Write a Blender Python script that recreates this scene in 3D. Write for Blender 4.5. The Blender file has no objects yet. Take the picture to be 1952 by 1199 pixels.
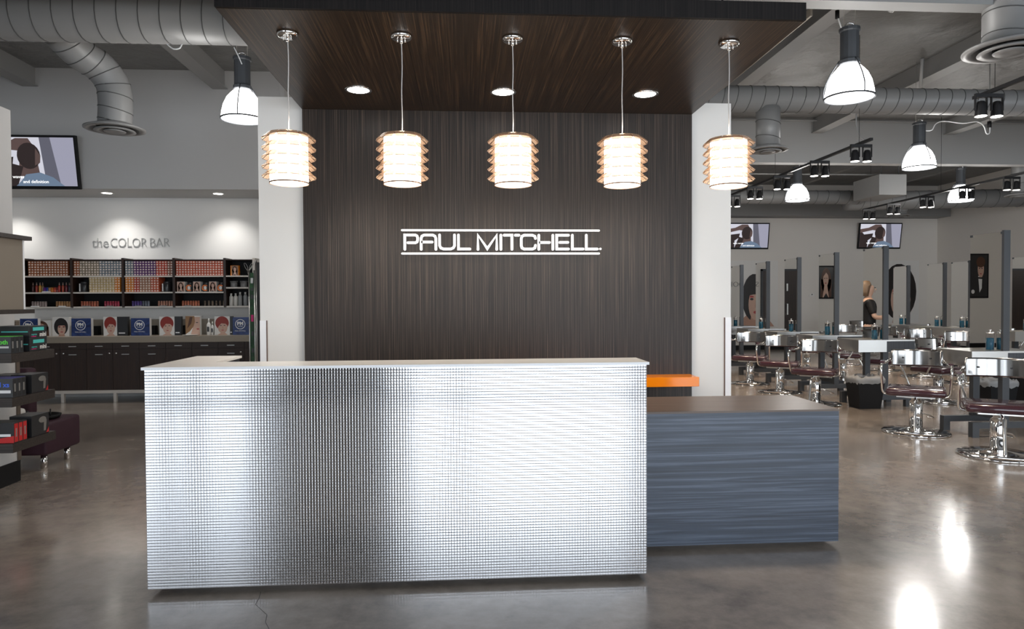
import bpy, bmesh, math, random
from mathutils import Vector, Matrix
random.seed(7)
C = bpy.context.scene.collection
S = bpy.context.scene
PI = math.pi
# ------------------------------------------------------------------ camera
W, Hh = 1952, 1199
CAMH, YAW, PITCH, ROLL, FL = 1.371, 0.0671, -0.0202, -0.0048, 1308.56
_f = Vector((math.sin(YAW)*math.cos(PITCH), math.cos(YAW)*math.cos(PITCH), math.sin(PITCH)))
_r = Vector((math.cos(YAW), -math.sin(YAW), 0)); _u = _r.cross(_f)
R2 = _r*math.cos(ROLL)+_u*math.sin(ROLL); U2 = -_r*math.sin(ROLL)+_u*math.cos(ROLL)
cd = bpy.data.cameras.new('camera'); cam = bpy.data.objects.new('camera', cd); C.objects.link(cam)
cd.sensor_width = 36; cd.sensor_fit = 'HORIZONTAL'; cd.lens = FL/W*36; cd.clip_end = 200
M = Matrix((R2, U2, -_f)).transposed().to_4x4(); M.translation = Vector((0, 0, CAMH))
cam.matrix_world = M
S.camera = cam
# ------------------------------------------------------------------ view, world, daylight
S.view_settings.view_transform = 'Standard'; S.view_settings.look = 'None'
S.view_settings.gamma = 1; S.view_settings.use_curve_mapping = False
S.view_settings.exposure = 0.5
wd = bpy.data.worlds.new('world'); S.world = wd; wd.use_nodes = True
bg = wd.node_tree.nodes['Background']; bg.inputs[0].default_value = (0.8, 0.9, 1.0, 1); bg.inputs[1].default_value = 1.5

def light(name, kind, loc, energy, color=(1, 1, 1), size=0.1, size_y=None, rot=(0, 0, 0), spot=None, blend=0.5):
    l = bpy.data.lights.new(name, kind); o = bpy.data.objects.new(name, l); C.objects.link(o)
    l.energy = energy; l.color = color; o.location = loc; o.rotation_euler = rot
    if kind == 'AREA':
        l.size = size
        if size_y: l.shape = 'RECTANGLE'; l.size_y = size_y
    else: l.shadow_soft_size = size
    if kind == 'SPOT': l.spot_size = spot; l.spot_blend = blend
    return o
DAY = (0.86, 0.93, 1.0)
# daylight entering the storefront windows behind the viewer
for wx, ww in ((-6.1, 2.6), (-3.92, 1.1), (.95, 4.0), (5.2, 3.6), (10.2, 4.4)):
    light('window_daylight', 'AREA', (wx, -4.94, 1.75), 8.5*ww*3.1*(.5 if wx < 0 else 1), DAY, ww, 3.1, (PI/2, 0, 0))

# ------------------------------------------------------------------ helpers
def ray(px, py):
    return (_f + R2*((px-W/2)/FL) + U2*((Hh/2-py)/FL))
def at(px, py, Y):
    d = ray(px, py); t = Y/d.y; return Vector((d.x*t, Y, CAMH+d.z*t))
def onz(px, py, Z):
    d = ray(px, py); t = (Z-CAMH)/d.z; return Vector((d.x*t, d.y*t, Z))

WL = {}
class MB:
    def __init__(s): s.v = []; s.f = []; s.m = []; s.sm = []; s.mi = 0; s.smooth = False
    def face(s, vs):
        n = len(s.v); s.v += [Vector(p) for p in vs]; s.f.append(tuple(range(n, n+len(vs)))); s.m.append(s.mi); s.sm.append(s.smooth); return s
    def add(s, vs, fs, smooth=None):
        n = len(s.v); s.v += [Vector(p) for p in vs]
        for f in fs: s.f.append(tuple(i+n for i in f)); s.m.append(s.mi); s.sm.append(s.smooth if smooth is None else smooth)
        return s
    def box(s, a, b, bev=0):
        x0, y0, z0 = [min(a[i], b[i]) for i in range(3)]; x1, y1, z1 = [max(a[i], b[i]) for i in range(3)]
        if bev > 0:
            bm = bmesh.new(); bmesh.ops.create_cube(bm, size=1)
            for v in bm.verts: v.co = Vector(((x0+x1)/2+v.co.x*(x1-x0), (y0+y1)/2+v.co.y*(y1-y0), (z0+z1)/2+v.co.z*(z1-z0)))
            bmesh.ops.bevel(bm, geom=bm.edges[:], offset=bev, segments=3, profile=0.5, affect='EDGES')
            bm.verts.index_update()
            s.add([v.co.copy() for v in bm.verts], [[v.index for v in f.verts] for f in bm.faces], smooth=bev > 0.012); bm.free(); return s
        s.add([(x0,y0,z0),(x1,y0,z0),(x1,y1,z0),(x0,y1,z0),(x0,y0,z1),(x1,y0,z1),(x1,y1,z1),(x0,y1,z1)],
              [(0,3,2,1),(4,5,6,7),(0,1,5,4),(1,2,6,5),(2,3,7,6),(3,0,4,7)], smooth=False); return s
    def lathe(s, c, prof, n=24, smooth=True, axis='Z'):
        c = Vector(c); vs = []
        ring = len(prof) >= 4 and prof[0][0] > 1e-5 and prof[-1][0] > 1e-5 and abs(prof[0][1]-prof[-1][1]) < .025
        if ring: prof = list(prof)+[prof[0]]
        for r, z in prof:
            for i in range(n):
                a = 2*PI*i/n; p = (r*math.cos(a), r*math.sin(a), z)
                if axis == 'Y': p = (p[0], p[2], p[1])
                if axis == 'X': p = (p[2], p[0], p[1])
                vs.append(c+Vector(p))
        fs = []
        for k in range(len(prof)-1):
            for i in range(n):
                j = (i+1) % n; q = (k*n+i, k*n+j, (k+1)*n+j, (k+1)*n+i)
                fs.append(q if axis != 'Y' else q[::-1])
        if prof[0][0] > 1e-5 and not ring: fs.append(tuple(range(n))[::-1])
        if prof[-1][0] > 1e-5 and not ring: fs.append(tuple(range((len(prof)-1)*n, len(prof)*n)))
        s.add(vs, fs, smooth); return s
    def cyl(s, c, r, h, n=20, axis='Z', r2=None):
        return s.lathe(c, [(r, 0), (r if r2 is None else r2, h)], n, True, axis)
    def tube(s, pts, r, n=8, sub=0):
        pts = [Vector(p) for p in pts]
        if sub and len(pts) > 2:
            q = []
            P = [pts[0]]+pts+[pts[-1]]
            for i in range(1, len(P)-2):
                for k in range(sub):
                    t = k/sub; a, b, c_, d = P[i-1], P[i], P[i+1], P[i+2]
                    q.append(0.5*((2*b)+(c_-a)*t+(2*a-5*b+4*c_-d)*t*t+(3*b-a-3*c_+d)*t**3))
            q.append(pts[-1])
            if isinstance(r, (list, tuple)): r = [r[min(int(i/sub), len(r)-1)]*(1-(i/sub) % 1)+r[min(int(i/sub)+1, len(r)-1)]*((i/sub) % 1) for i in range(len(q))]
            pts = q
        vs = []; up = None
        for i, p in enumerate(pts):
            d = (pts[min(i+1, len(pts)-1)]-pts[max(i-1, 0)]).normalized()
            if up is None:
                up = Vector((0, 0, 1)) if abs(d.z) < .9 else Vector((1, 0, 0))
            a = d.cross(up).normalized(); up = a.cross(d).normalized()
            rr = r[i] if isinstance(r, (list, tuple)) else r
            for k in range(n):
                t = 2*PI*k/n; vs.append(p+a*math.cos(t)*rr+up*math.sin(t)*rr)
        fs = [(k*n+i, k*n+(i+1) % n, (k+1)*n+(i+1) % n, (k+1)*n+i) for k in range(len(pts)-1) for i in range(n)]
        fs += [tuple(range(n))[::-1], tuple(range((len(pts)-1)*n, len(pts)*n))]
        s.add(vs, fs, True); return s
    def prism(s, poly, y0, y1):   # polygon in XZ, extruded along Y
        n = len(poly); s.add([(x, y0, z) for x, z in poly]+[(x, y1, z) for x, z in poly],
            [tuple(range(n)), tuple(range(n, 2*n))[::-1]]+[(i, i+n, (i+1) % n+n, (i+1) % n) for i in range(n)], False); return s
    def prismz(s, poly, z0, z1):
        n = len(poly); s.add([(x, y, z0) for x, y in poly]+[(x, y, z1) for x, y in poly],
            [tuple(range(n))[::-1], tuple(range(n, 2*n))]+[(i, (i+1) % n, (i+1) % n+n, i+n) for i in range(n)], False); return s
    def ell(s, cx, cz, rx, rz, y, n=20, a0=0, a1=2*PI):
        s.face([(cx+rx*math.cos(a0+(a1-a0)*i/n), y, cz+rz*math.sin(a0+(a1-a0)*i/n)) for i in range(n)]); return s
    def stroke(s, pts, w, y0, y1):
        P = [Vector(p) for p in pts]; h = w/2; Lp = []; Rp = []
        for i, p in enumerate(P):
            d0 = (P[i]-P[i-1]).normalized() if i else (P[1]-P[0]).normalized()
            d1 = (P[i+1]-P[i]).normalized() if i < len(P)-1 else d0
            n0 = Vector((-d0.y, d0.x)); n1 = Vector((-d1.y, d1.x)); m = (n0+n1).normalized(); k = min(h/max(m.dot(n0), .35), 1.7*h)
            Lp.append(p+m*k); Rp.append(p-m*k)
        def cap(p, d):
            n_ = Vector((-d.y, d.x)); return [p+n_*h*math.cos(a)+d*h*math.sin(a) for a in [PI*q/8 for q in range(1, 8)]]
        out = Lp+cap(P[-1], (P[-1]-P[-2]).normalized())+Rp[::-1]+cap(P[0], (P[0]-P[1]).normalized())
        return s.prism([tuple(v) for v in out], y0, y1)
    def xf(s, mat):
        s.v = [mat @ v for v in s.v]; return s
    def build(s, name, mats, parent=None, **kw):
        if not isinstance(mats, (list, tuple)): mats = [mats]
        me = bpy.data.meshes.new(name); off = WL.get(parent.name, Vector()) if parent else Vector()
        me.from_pydata([v-off for v in s.v], [], s.f)
        for m in mats: me.materials.append(m)
        me.polygons.foreach_set('material_index', s.m); me.polygons.foreach_set('use_smooth', s.sm)
        bm = bmesh.new(); bm.from_mesh(me)
        if kw.get('weld', True): bmesh.ops.remove_doubles(bm, verts=bm.verts, dist=1e-6)
        if kw.get('norm', True): bmesh.ops.recalc_face_normals(bm, faces=bm.faces)
        bm.to_mesh(me); bm.free(); me.update()
        o = bpy.data.objects.new(name, me); C.objects.link(o)
        if parent: o.parent = parent; WL[o.name] = off.copy()
        else:
            WL[o.name] = Vector()
        return o
def tag(o, label=None, cat=None, group=None, kind=None):
    if label: o['label'] = label
    if cat: o['category'] = cat
    if group: o['group'] = group
    if kind: o['kind'] = kind
    return o
def thing(name, label, cat, loc=(0, 0, 0), group=None, rz=0):
    o = bpy.data.objects.new(name, None); C.objects.link(o); o.location = loc; o.empty_display_size = .1
    o.rotation_euler = (0, 0, rz); WL[o.name] = Vector(loc) if rz == 0 else Vector((0, 0, 0))
    return tag(o, label, cat, group)
def struct(name, mb, mat): return tag(mb.build(name, mat), kind='structure')
def dup(root, loc, rz=None, label=None, group=None):
    r = root.copy(); C.objects.link(r); r.location = loc
    if rz is not None: r.rotation_euler = (0, 0, rz)
    if label: r['label'] = label
    if group: r['group'] = group
    for ch in list(root.children):
        c = ch.copy(); C.objects.link(c); c.parent = r
        for g in list(ch.children):
            d = g.copy(); C.objects.link(d); d.parent = c
    return r
ORD = ['zeroth','first','second','third','fourth','fifth','sixth','seventh','eighth','ninth','tenth','eleventh','twelfth','thirteenth','fourteenth','fifteenth','sixteenth','seventeenth','eighteenth','nineteenth','twentieth']

def text_into(mb, s, size, origin, xdir=(1, 0, 0), zdir=(0, 0, 1), depth=0.001, align='LEFT', offset=0.0, spacing=1.0):
    cu = bpy.data.curves.new('t', 'FONT'); cu.body = s; cu.size = size; cu.align_x = align; cu.extrude = depth; cu.offset = offset
    cu.space_character = spacing; cu.resolution_u = 3
    o = bpy.data.objects.new('t', cu); C.objects.link(o); bpy.context.view_layer.update()
    me = bpy.data.meshes.new_from_object(o)
    xd = Vector(xdir); zd = Vector(zdir); nd = xd.cross(zd); og = Vector(origin)
    mb.add([og+xd*v.co.x+zd*v.co.y+nd*v.co.z for v in me.vertices], [tuple(p.vertices) for p in me.polygons], False)
    bpy.data.objects.remove(o); bpy.data.curves.remove(cu); bpy.data.meshes.remove(me)
    return mb

# ------------------------------------------------------------------ materials
def mat(name, col, rough=.5, metal=0, emit=None, es=1, spec=None, trans=0, ior=None, alpha=None, coat=0):
    m = bpy.data.materials.new(name); m.use_nodes = True; b = m.node_tree.nodes['Principled BSDF']
    b.inputs['Base Color'].default_value = (*col, 1); b.inputs['Roughness'].default_value = rough; b.inputs['Metallic'].default_value = metal
    if emit: b.inputs['Emission Color'].default_value = (*emit, 1); b.inputs['Emission Strength'].default_value = es
    if spec is not None: b.inputs['Specular IOR Level'].default_value = spec
    if trans: b.inputs['Transmission Weight'].default_value = trans
    if ior: b.inputs['IOR'].default_value = ior
    if coat: b.inputs['Coat Weight'].default_value = coat
    return m
def grain(name, ramp, scale, rough=.4, bump=.15, dist=0, spec=.5, detail=6, nrough=.65):
    m = mat(name, ramp[0][1], rough, spec=spec); nt = m.node_tree; b = nt.nodes['Principled BSDF']
    tc = nt.nodes.new('ShaderNodeTexCoord'); mp = nt.nodes.new('ShaderNodeMapping'); nz = nt.nodes.new('ShaderNodeTexNoise'); cr = nt.nodes.new('ShaderNodeValToRGB')
    mp.inputs['Scale'].default_value = scale; nz.inputs['Scale'].default_value = 1; nz.inputs['Detail'].default_value = detail; nz.inputs['Roughness'].default_value = nrough
    nz.inputs['Distortion'].default_value = dist
    nt.links.new(tc.outputs['Object'], mp.inputs[0]); nt.links.new(mp.outputs[0], nz.inputs['Vector']); nt.links.new(nz.outputs[0], cr.inputs[0])
    e = cr.color_ramp.elements
    while len(e) < len(ramp): e.new(.5)
    for k, (p, c) in enumerate(ramp): e[k].position = p; e[k].color = (*c, 1)
    nt.links.new(cr.outputs[0], b.inputs['Base Color'])
    if bump:
        bp = nt.nodes.new('ShaderNodeBump'); bp.inputs['Strength'].default_value = bump; bp.inputs['Distance'].default_value = .002
        nt.links.new(nz.outputs[0], bp.inputs['Height']); nt.links.new(bp.outputs[0], b.inputs['Normal'])
    return m
def paint(name, col, rough=.6, nb=60, st=.08, dist=.002, detail=3):
    m = mat(name, col, rough); nt = m.node_tree; b = nt.nodes['Principled BSDF']
    tc = nt.nodes.new('ShaderNodeTexCoord'); nz = nt.nodes.new('ShaderNodeTexNoise'); nz.inputs['Scale'].default_value = nb; nz.inputs['Detail'].default_value = detail
    bp = nt.nodes.new('ShaderNodeBump'); bp.inputs['Strength'].default_value = st; bp.inputs['Distance'].default_value = dist
    nt.links.new(tc.outputs['Object'], nz.inputs['Vector']); nt.links.new(nz.outputs[0], bp.inputs['Height']); nt.links.new(bp.outputs[0], b.inputs['Normal'])
    return m
m_white = paint('white wall paint', (.80, .79, .77))
m_grey_wall = paint('pale grey wall paint', (.52, .515, .51))
m_beige = paint('warm beige wall paint', (.78, .74, .69))
m_deck = paint('painted insulation deck', (.20, .20, .197), .5, 2.2, .9, .10, 6)
m_steelpaint = paint('grey painted beam', (.27, .27, .267), .55, 6, .1, .01)
m_darkpaint = paint('dark grey paint', (.09, .09, .09), .6)
m_black = mat('black plastic', (.008, .008, .009), .55, spec=.25)
m_blackm = mat('black metal', (.02, .02, .022), .35, .3)
m_char = mat('charcoal powder coat', (.055, .06, .068), .45, .2)
m_chrome = mat('chrome', (.82, .81, .80), .07, 1)
m_steel = mat('brushed steel', (.62, .61, .59), .28, 1)
m_mirror = mat('mirror glass', (.90, .91, .90), .005, 1)
m_whitegl = mat('white laminate', (.86, .84, .80), .25)
m_edge = mat('white edge band', (.9, .9, .92), .3)
m_shelfwhite = mat('pale shelf', (.62, .58, .53), .4)
m_plinth = mat('dark plinth', (.02, .022, .028), .5)
m_orange = mat('glossy orange acrylic', (1.0, .26, .0), .15, emit=(1.0, .21, .0), es=.0)
m_panelwood = grain('dark panel laminate', [(.34, (.007, .0052, .0045)), (.52, (.028, .0195, .015)), (.68, (.085, .06, .046))], (120, 120, .9), .42, .1, spec=.3)
m_canopywood = grain('canopy wood laminate', [(.30, (.010, .0065, .0045)), (.52, (.034, .021, .013)), (.70, (.125, .074, .04))], (110, 1.0, 110), .34, .1, spec=.3)
m_canopyfascia = grain('canopy fascia laminate', [(.30, (.005, .004, .004)), (.55, (.012, .0095, .009)), (.75, (.024, .018, .016))], (110, 110, 1.0), .5, .1, spec=.2)
m_daybluewood = grain('daylight blue laminate', [(.32, (.017, .024, .040)), (.50, (.036, .049, .076)), (.68, (.11, .135, .185))], (1.3, 1.3, 75), .33, .15, .6, nrough=.6)  # bluish window daylight put into the counter front's base colour
m_brownwood = grain('brown worktop laminate', [(.30, (.065, .040, .028)), (.55, (.12, .078, .056)), (.75, (.17, .115, .085))], (1.5, 60, 60), .35, .05)
m_cabwood = grain('dark cabinet laminate', [(.30, (.012, .006, .004)), (.55, (.030, .014, .009)), (.78, (.065, .032, .02))], (70, 70, 1.5), .35, .08)
m_shelfwood = grain('dark shelf laminate', [(.30, (.016, .011, .009)), (.55, (.035, .026, .022)), (.78, (.07, .052, .045))], (1.5, 60, 90), .45, .08)
m_lamd = grain('charcoal laminate', [(.3, (.03, .034, .042)), (.6, (.055, .06, .07)), (.8, (.09, .095, .105))], (90, 90, 1.5), .45, .05)
m_duct = paint('grey painted duct', (.22, .22, .22), .42, 8, .05, .005)
m_seam = mat('duct seam', (.07, .07, .07), .6)
m_vinyl = mat('plum vinyl', (.060, .022, .030), .16, coat=.5)
m_purple = mat('purple velvet upholstery', (.040, .011, .022), .65)
m_lampglow = mat('lamp bell glow', (1, 1, 1), .3, emit=(1, .98, .95), es=9)
m_pendglow = mat('pendant diffuser glow', (1, 1, 1), .3, emit=(1, .93, .84), es=3.2)
m_bulb = mat('downlight lens', (1, 1, 1), .3, emit=(1, .95, .88), es=12)
m_spot = mat('spot lens', (1, 1, 1), .3, emit=(1, .93, .85), es=12)
m_tile = mat('smoked brown shade tile', (.80, .60, .44), .10, 0, trans=.7, ior=1.35)
m_tile2 = mat('clear shade tile', (.95, .93, .9), .05, 0, trans=.85, ior=1.15)
m_jarglass = mat('clear jar glass', (.95, .97, 1), .02, trans=1, ior=1.1)
m_bluef = mat('blue disinfectant', (.005, .08, .14), .1)
m_clear = mat('clear thin plastic', (.8, .8, .8), .25, trans=.75, ior=1.1)
m_tan = mat('tan backlit panel', (.22, .185, .145), .6)
m_red = mat('red print', (.55, .02, .02), .4)
m_green = mat('green print', (.12, .75, .06), .4)
m_purpleprint = mat('violet blue print', (.08, .08, .38), .4)
m_blueprint = mat('blue print', (.06, .16, .8), .4)
m_turq = mat('turquoise print', (.08, .55, .5), .4)
m_magenta = mat('magenta print', (.45, .02, .14), .4)
m_wtext = mat('white print', (.85, .85, .85), .4)
m_boxblack = mat('black carton', (.02, .02, .022), .3)
m_boxgrey = mat('charcoal carton', (.045, .047, .05), .35)
m_navy = grain('navy printed card', [(.35, (.008, .02, .09)), (.55, (.02, .05, .2)), (.8, (.05, .1, .35))], (6, 6, 9), .25, 0, 1.5)
m_skin = mat('portrait skin', (.62, .40, .31), .4); m_skin2 = mat('portrait skin shade', (.50, .29, .21), .4)
m_hairblack = mat('black hair print', (.012, .008, .008), .3); m_hairred = mat('red hair print', (.28, .022, .012), .35)
m_hairbrown = mat('brown hair print', (.09, .035, .018), .35); m_hairblond = mat('honey hair print', (.30, .16, .07), .35)
m_card = mat('white card', (.78, .76, .73), .35); m_lip = mat('lip print', (.42, .06, .06), .4); m_eye = mat('eye print', (.03, .03, .035), .4)
m_concrete_dark = mat('crack line', (.03, .025, .02), .8)
m_scrW = mat('screen white', (.0, .0, .0), .15, emit=(.55, .55, .62), es=.8)
m_scrG = mat('screen grey', (.0, .0, .0), .15, emit=(.10, .10, .13), es=.8)
m_scrD = mat('screen dark', (.0, .0, .0), .15, emit=(.018, .012, .012), es=1)
m_scrS = mat('screen skin', (.0, .0, .0), .15, emit=(.07, .045, .042), es=1)
m_scrB = mat('screen blue', (.0, .0, .0), .15, emit=(.10, .14, .20), es=1)
m_scrL = mat('screen lilac', (.0, .0, .0), .15, emit=(.33, .33, .42), es=.7)
m_scrT = mat('screen text', (.0, .0, .0), .15, emit=(1, 1, 1), es=1)
_cm = {}
def cmat(c, rough=.4):
    k = tuple(round(x, 3) for x in c)
    if k not in _cm: _cm[k] = mat('carton colour', c, rough)
    return _cm[k]
# polished concrete floor
m_floor = mat('polished concrete', (.2, .16, .13), .16); nt = m_floor.node_tree; b = nt.nodes['Principled BSDF']
tc = nt.nodes.new('ShaderNodeTexCoord')
def nn(sc, det, ro, dist=0):
    n = nt.nodes.new('ShaderNodeTexNoise'); n.inputs['Scale'].default_value = sc; n.inputs['Detail'].default_value = det; n.inputs['Roughness'].default_value = ro; n.inputs['Distortion'].default_value = dist
    nt.links.new(tc.outputs['Object'], n.inputs['Vector']); return n
n1 = nn(.9, 8, .62, .8); n2 = nn(7, 8, .7); n3 = nn(90, 3, .6)
cr = nt.nodes.new('ShaderNodeValToRGB'); e = cr.color_ramp.elements
e[0].position = .32; e[0].color = (.17, .137, .115, 1); e[1].position = .72; e[1].color = (.56, .47, .40, 1)
q = e.new(.5); q.color = (.36, .30, .25, 1)
mx = nt.nodes.new('ShaderNodeMix'); mx.data_type = 'FLOAT'; mx.inputs[0].default_value = .38
nt.links.new(n1.outputs[0], mx.inputs[2]); nt.links.new(n2.outputs[0], mx.inputs[3]); nt.links.new(mx.outputs[0], cr.inputs[0]); nt.links.new(cr.outputs[0], b.inputs['Base Color'])
mr = nt.nodes.new('ShaderNodeMapRange'); mr.inputs[3].default_value = .16; mr.inputs[4].default_value = .32
nt.links.new(n2.outputs[0], mr.inputs[0]); nt.links.new(mr.outputs[0], b.inputs['Roughness'])
bp = nt.nodes.new('ShaderNodeBump'); bp.inputs['Strength'].default_value = .06; bp.inputs['Distance'].default_value = .004
nt.links.new(n3.outputs[0], bp.inputs['Height']); nt.links.new(bp.outputs[0], b.inputs['Normal'])
b.inputs['Specular IOR Level'].default_value = 1.0; b.inputs['Coat Weight'].default_value = .8; b.inputs['Coat IOR'].default_value = 1.6; b.inputs['Coat Roughness'].default_value = .14
# embossed metal
m_emboss = mat('embossed silver laminate', (.72, .725, .75), .10, 1)

# ------------------------------------------------------------------ room shell
XL, XR, YF, YB, ZC = -8.0, 13.1, -4.8, 18.3, 4.5
fl = struct('floor', MB().box((XL-.2, YF-.2, -.2), (XR+.2, YB+.2, 0)), m_floor)
pts = [(497, 1128), (494, 1140), (487, 1152), (499, 1163), (509, 1172), (506, 1186), (513, 1199), (505, 1225)]
ck = MB(); P = [onz(x, y, .0005) for x, y in pts]
for a, b_ in zip(P, P[1:]):
    ck.face([a+Vector((-.0012, 0, 0)), a+Vector((.0012, 0, 0)), b_+Vector((.0012, 0, 0)), b_+Vector((-.0012, 0, 0))])
ck.build('crack', m_concrete_dark, fl)
struct('ceiling', MB().box((XL-.2, YF-.2, ZC), (XR+.2, YB+.2, ZC+.2)), m_deck)
struct('wall_right', MB().box((XR, YF-.2, 0), (XR+.2, YB+.2, ZC)), m_beige)
struct('wall_left', MB().box((XL-.2, YF-.2, 0), (XL, YB+.2, ZC)), m_grey_wall)
struct('wall_back', MB().box((-4.6, YB, 0), (XR, YB+.2, ZC)), m_beige)
struct('wall_partition', MB().box((-4.8, 10.62, 0), (-4.6, YB+.2, ZC)), m_beige)
struct('baseboard_back', MB().box((-4.6, YB-.02, 0), (XR, YB, .12)), m_black)
struct('baseboard_right', MB().box((XR-.02, 0, 0), (XR, YB-.02, .12)), m_black)
# storefront wall behind the viewer: piers between full-height windows
w = MB(); 
for a, b_ in ((-8.0, -7.5), (-4.75, -4.5), (-3.35, -1.08), (3.0, 3.35), (7.05, 7.95), (12.4, 13.1)): w.box((a, YF-.12, 0), (b_, YF, ZC))
w.box((XL, YF-.12, 3.3), (XR, YF, ZC)); w.box((XL, YF-.12, 0), (XR, YF, .12))
struct('wall_front', w, m_darkpaint)
# colour bar alcove and its bulkhead
bx1 = at(533, 170, 9.6).x
struct('wall_bulkhead', MB().box((XL, 9.6, 2.90), (bx1, 10.6, ZC)), m_grey_wall)
struct('wall_colour_bar', MB().box((XL, 10.42, 0), (bx1, 10.6, 2.90)), m_white)
struct('wall_alcove_end', MB().box((bx1-.1, 9.62, 0), (bx1-.001, 10.415, 2.899)), m_grey_wall)
struct('wall_alcove_return', MB().box((bx1+.001, 9.61, 0), (bx1+.06, 12.2, ZC)).box((-4.6, 12.0, 0), (bx1, 12.2, ZC)), m_grey_wall)
# centre wall behind the desk
cl = at(494, 450, 5.76).x; crx = at(1393, 450, 5.76).x
ztop = at(494, 184, 5.76).z
struct('wall_centre', MB().box((cl, 5.76, 0), (crx, 6.0, ztop)), m_white)
zg = at(500, 611, 5.75).z
for xx, s_ in ((cl, 1), (crx, -1)):
    g = MB().box((xx, 5.748, .0), (xx+s_*.052, 5.7595, zg))
    t = thing('corner_guard', 'clear corner guard on the %s edge of the white centre wall' % ('left' if s_ > 0 else 'right'), 'corner guard', (xx, 5.76, 0), 'corner guards on the centre wall')
    g.build('guard_plate', m_edge, t)
    MB().box((xx+s_*.052, 5.746, 0), (xx+s_*.058, 5.7595, zg)).build('edge_strip', mat('brown edge strip', (.12, .06, .04), .5), t)
# structural beams and joists
n_tr = 0
def trim(mb, m):
    global n_tr; n_tr += 1; return struct('trim_%d' % n_tr, mb, m)
trim(MB().box((XL, 5.2, 3.69), (XR, 5.36, ZC)), m_steelpaint)
trim(MB().box((-4.6, 11.6, 3.74), (XR, 11.8, ZC)), paint('pale painted beam', (.40, .40, .395), .5, 5, .1, .01))
for jx in (-5.76, -3.3, -.86, 1.5, 3.75, 6.1, 8.5, 10.9):
    y1 = 9.6 if jx < bx1 else 11.6
    trim(MB().box((jx-.06, 5.36, 4.26), (jx+.06, y1, ZC)).box((jx-.10, 5.36, 4.25), (jx+.10, y1, 4.262)), m_steelpaint)
    if jx > 0: trim(MB().box((jx-.06, 11.8, 4.26), (jx+.06, YB, ZC)), m_steelpaint)
sx1 = at(1810, 398, 17.8).x
trim(MB().box((-4.6, 17.75, at(1700, 412, 17.75).z), (sx1, YB, at(1700, 383, 17.75).z)), m_steelpaint)
sl = MB().box((-1.2, 6.1, 3.83), (3.0, 8.2, 3.9)); trim(sl, m_darkpaint)
trim(MB().box((3.0, 5.82, 3.83), (3.018, 8.2, 3.90)), paint('tan edge trim', (.33, .30, .26)))

# ------------------------------------------------------------------ canopy and panelled wall
PX0, PX1, PZ, CY = -1.3151, 1.9102, 2.9333, 3.7813
ca = thing('ceiling_canopy', 'dark wood ceiling canopy hanging over the reception desk', 'canopy', (0.3, 5.7, PZ))
MB().box((PX0, CY, PZ), (PX1, 5.76, PZ+.06)).build('soffit_panel', m_canopywood, ca)
MB().box((PX0-.004, CY-.02, PZ+.002), (PX1+.004, CY, PZ+.10)).box((PX0-.004, CY, PZ+.002), (PX0, 5.76, PZ+.10)).box((PX1, CY, PZ+.002), (PX1+.004, 5.76, PZ+.10)).box((PX0, CY, PZ+.06), (PX1, 5.76, PZ+.09)).build('fascia', m_canopyfascia, ca)
for sx_ in (-.34, .98): MB().box((sx_-.0012, CY+.01, PZ-.0006), (sx_+.0012, 5.69, PZ)).build('seam', m_black, ca)
r_ = MB()
for rx in (-1.0, 1.6):
    for ry in (4.2, 5.4): r_.cyl((rx, ry, PZ+.09), .006, ZC-PZ-.09, 8)
r_.build('hanger_rod', m_blackm, ca)
pw = thing('wood_panelling', 'dark wood panelling on the wall behind the reception desk', 'wall panel', (.3, 5.7, 0))
MB().box((PX0, 5.70, .0), (PX1, 5.758, PZ-.001)).build('panel', m_panelwood, pw)

# sign
sg = thing('lettering_sign', 'white raised lettering sign on the dark wood panelling', 'sign', (at(953, 462, 5.69).x, 5.70, at(953, 462, 5.69).z))
SX0 = at(765, 462, 5.69).x; SX1 = at(1141, 462, 5.69).x; kx = (SX1-SX0)/(1772-110); zc = at(953, 461.8, 5.69).z
def sp(x, y): return (SX0+(x-110)*kx, zc-(y-229)*kx)
L = {'P': [[(140,289),(140,171),(228,171),(241,178),(246,192),(246,214),(241,228),(228,235),(166,235)]],
 'A': [[(275,289),(275,198),(282,180),(300,171),(372,171),(390,180),(397,198),(397,289)], [(286,229),(366,229)]],
 'U': [[(428,170),(428,258),(438,278),(460,287),(520,287),(542,278),(552,258),(552,170)]],
 'L': [[(585,170),(585,287),(680,287)]], 'M': [[(748,289),(748,171),(826,284),(905,171),(905,289)]], 'I': [[(940,171),(940,289)]],
 'T': [[(968,171),(1033,171),(1033,289)], [(1062,171),(1092,171)]],
 'C': [[(1232,198),(1226,180),(1205,171),(1136,171),(1118,180),(1112,200),(1112,258),(1118,278),(1136,287),(1208,287),(1226,278),(1232,256)]],
 'H': [[(1260,171),(1260,289)], [(1272,232),(1350,232)], [(1379,171),(1379,289)]],
 'E': [[(1512,171),(1412,171),(1412,287),(1512,287)], [(1438,231),(1507,231)]],
 'L2': [[(1545,170),(1545,287),(1637,287)]], 'L3': [[(1664,170),(1664,287),(1757,287)]], 'dot': [[(1784,286),(1785,286)]]}
for k, ss in L.items():
    mb = MB()
    for s_ in ss: mb.stroke([sp(*p) for p in s_], (23 if k != 'dot' else 20)*kx, 5.672, 5.70)
    mb.build('full_stop' if k == 'dot' else 'letter', m_edge, sg)
for yy in (131, 325): MB().stroke([sp(118, yy), sp(1772, yy)], 18*kx, 5.672, 5.70).build('bar', m_edge, sg)

# orange shelf
os_ = thing('orange_shelf', 'glossy orange floating shelf low on the panelling behind the desk', 'shelf', (1.2, 5.7, .66))
ox1 = at(1333, 730, 5.47).x
MB().box((.2, 5.47, .664), (ox1, 5.70, .741), .002).build('shelf_box', m_orange, os_)

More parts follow.
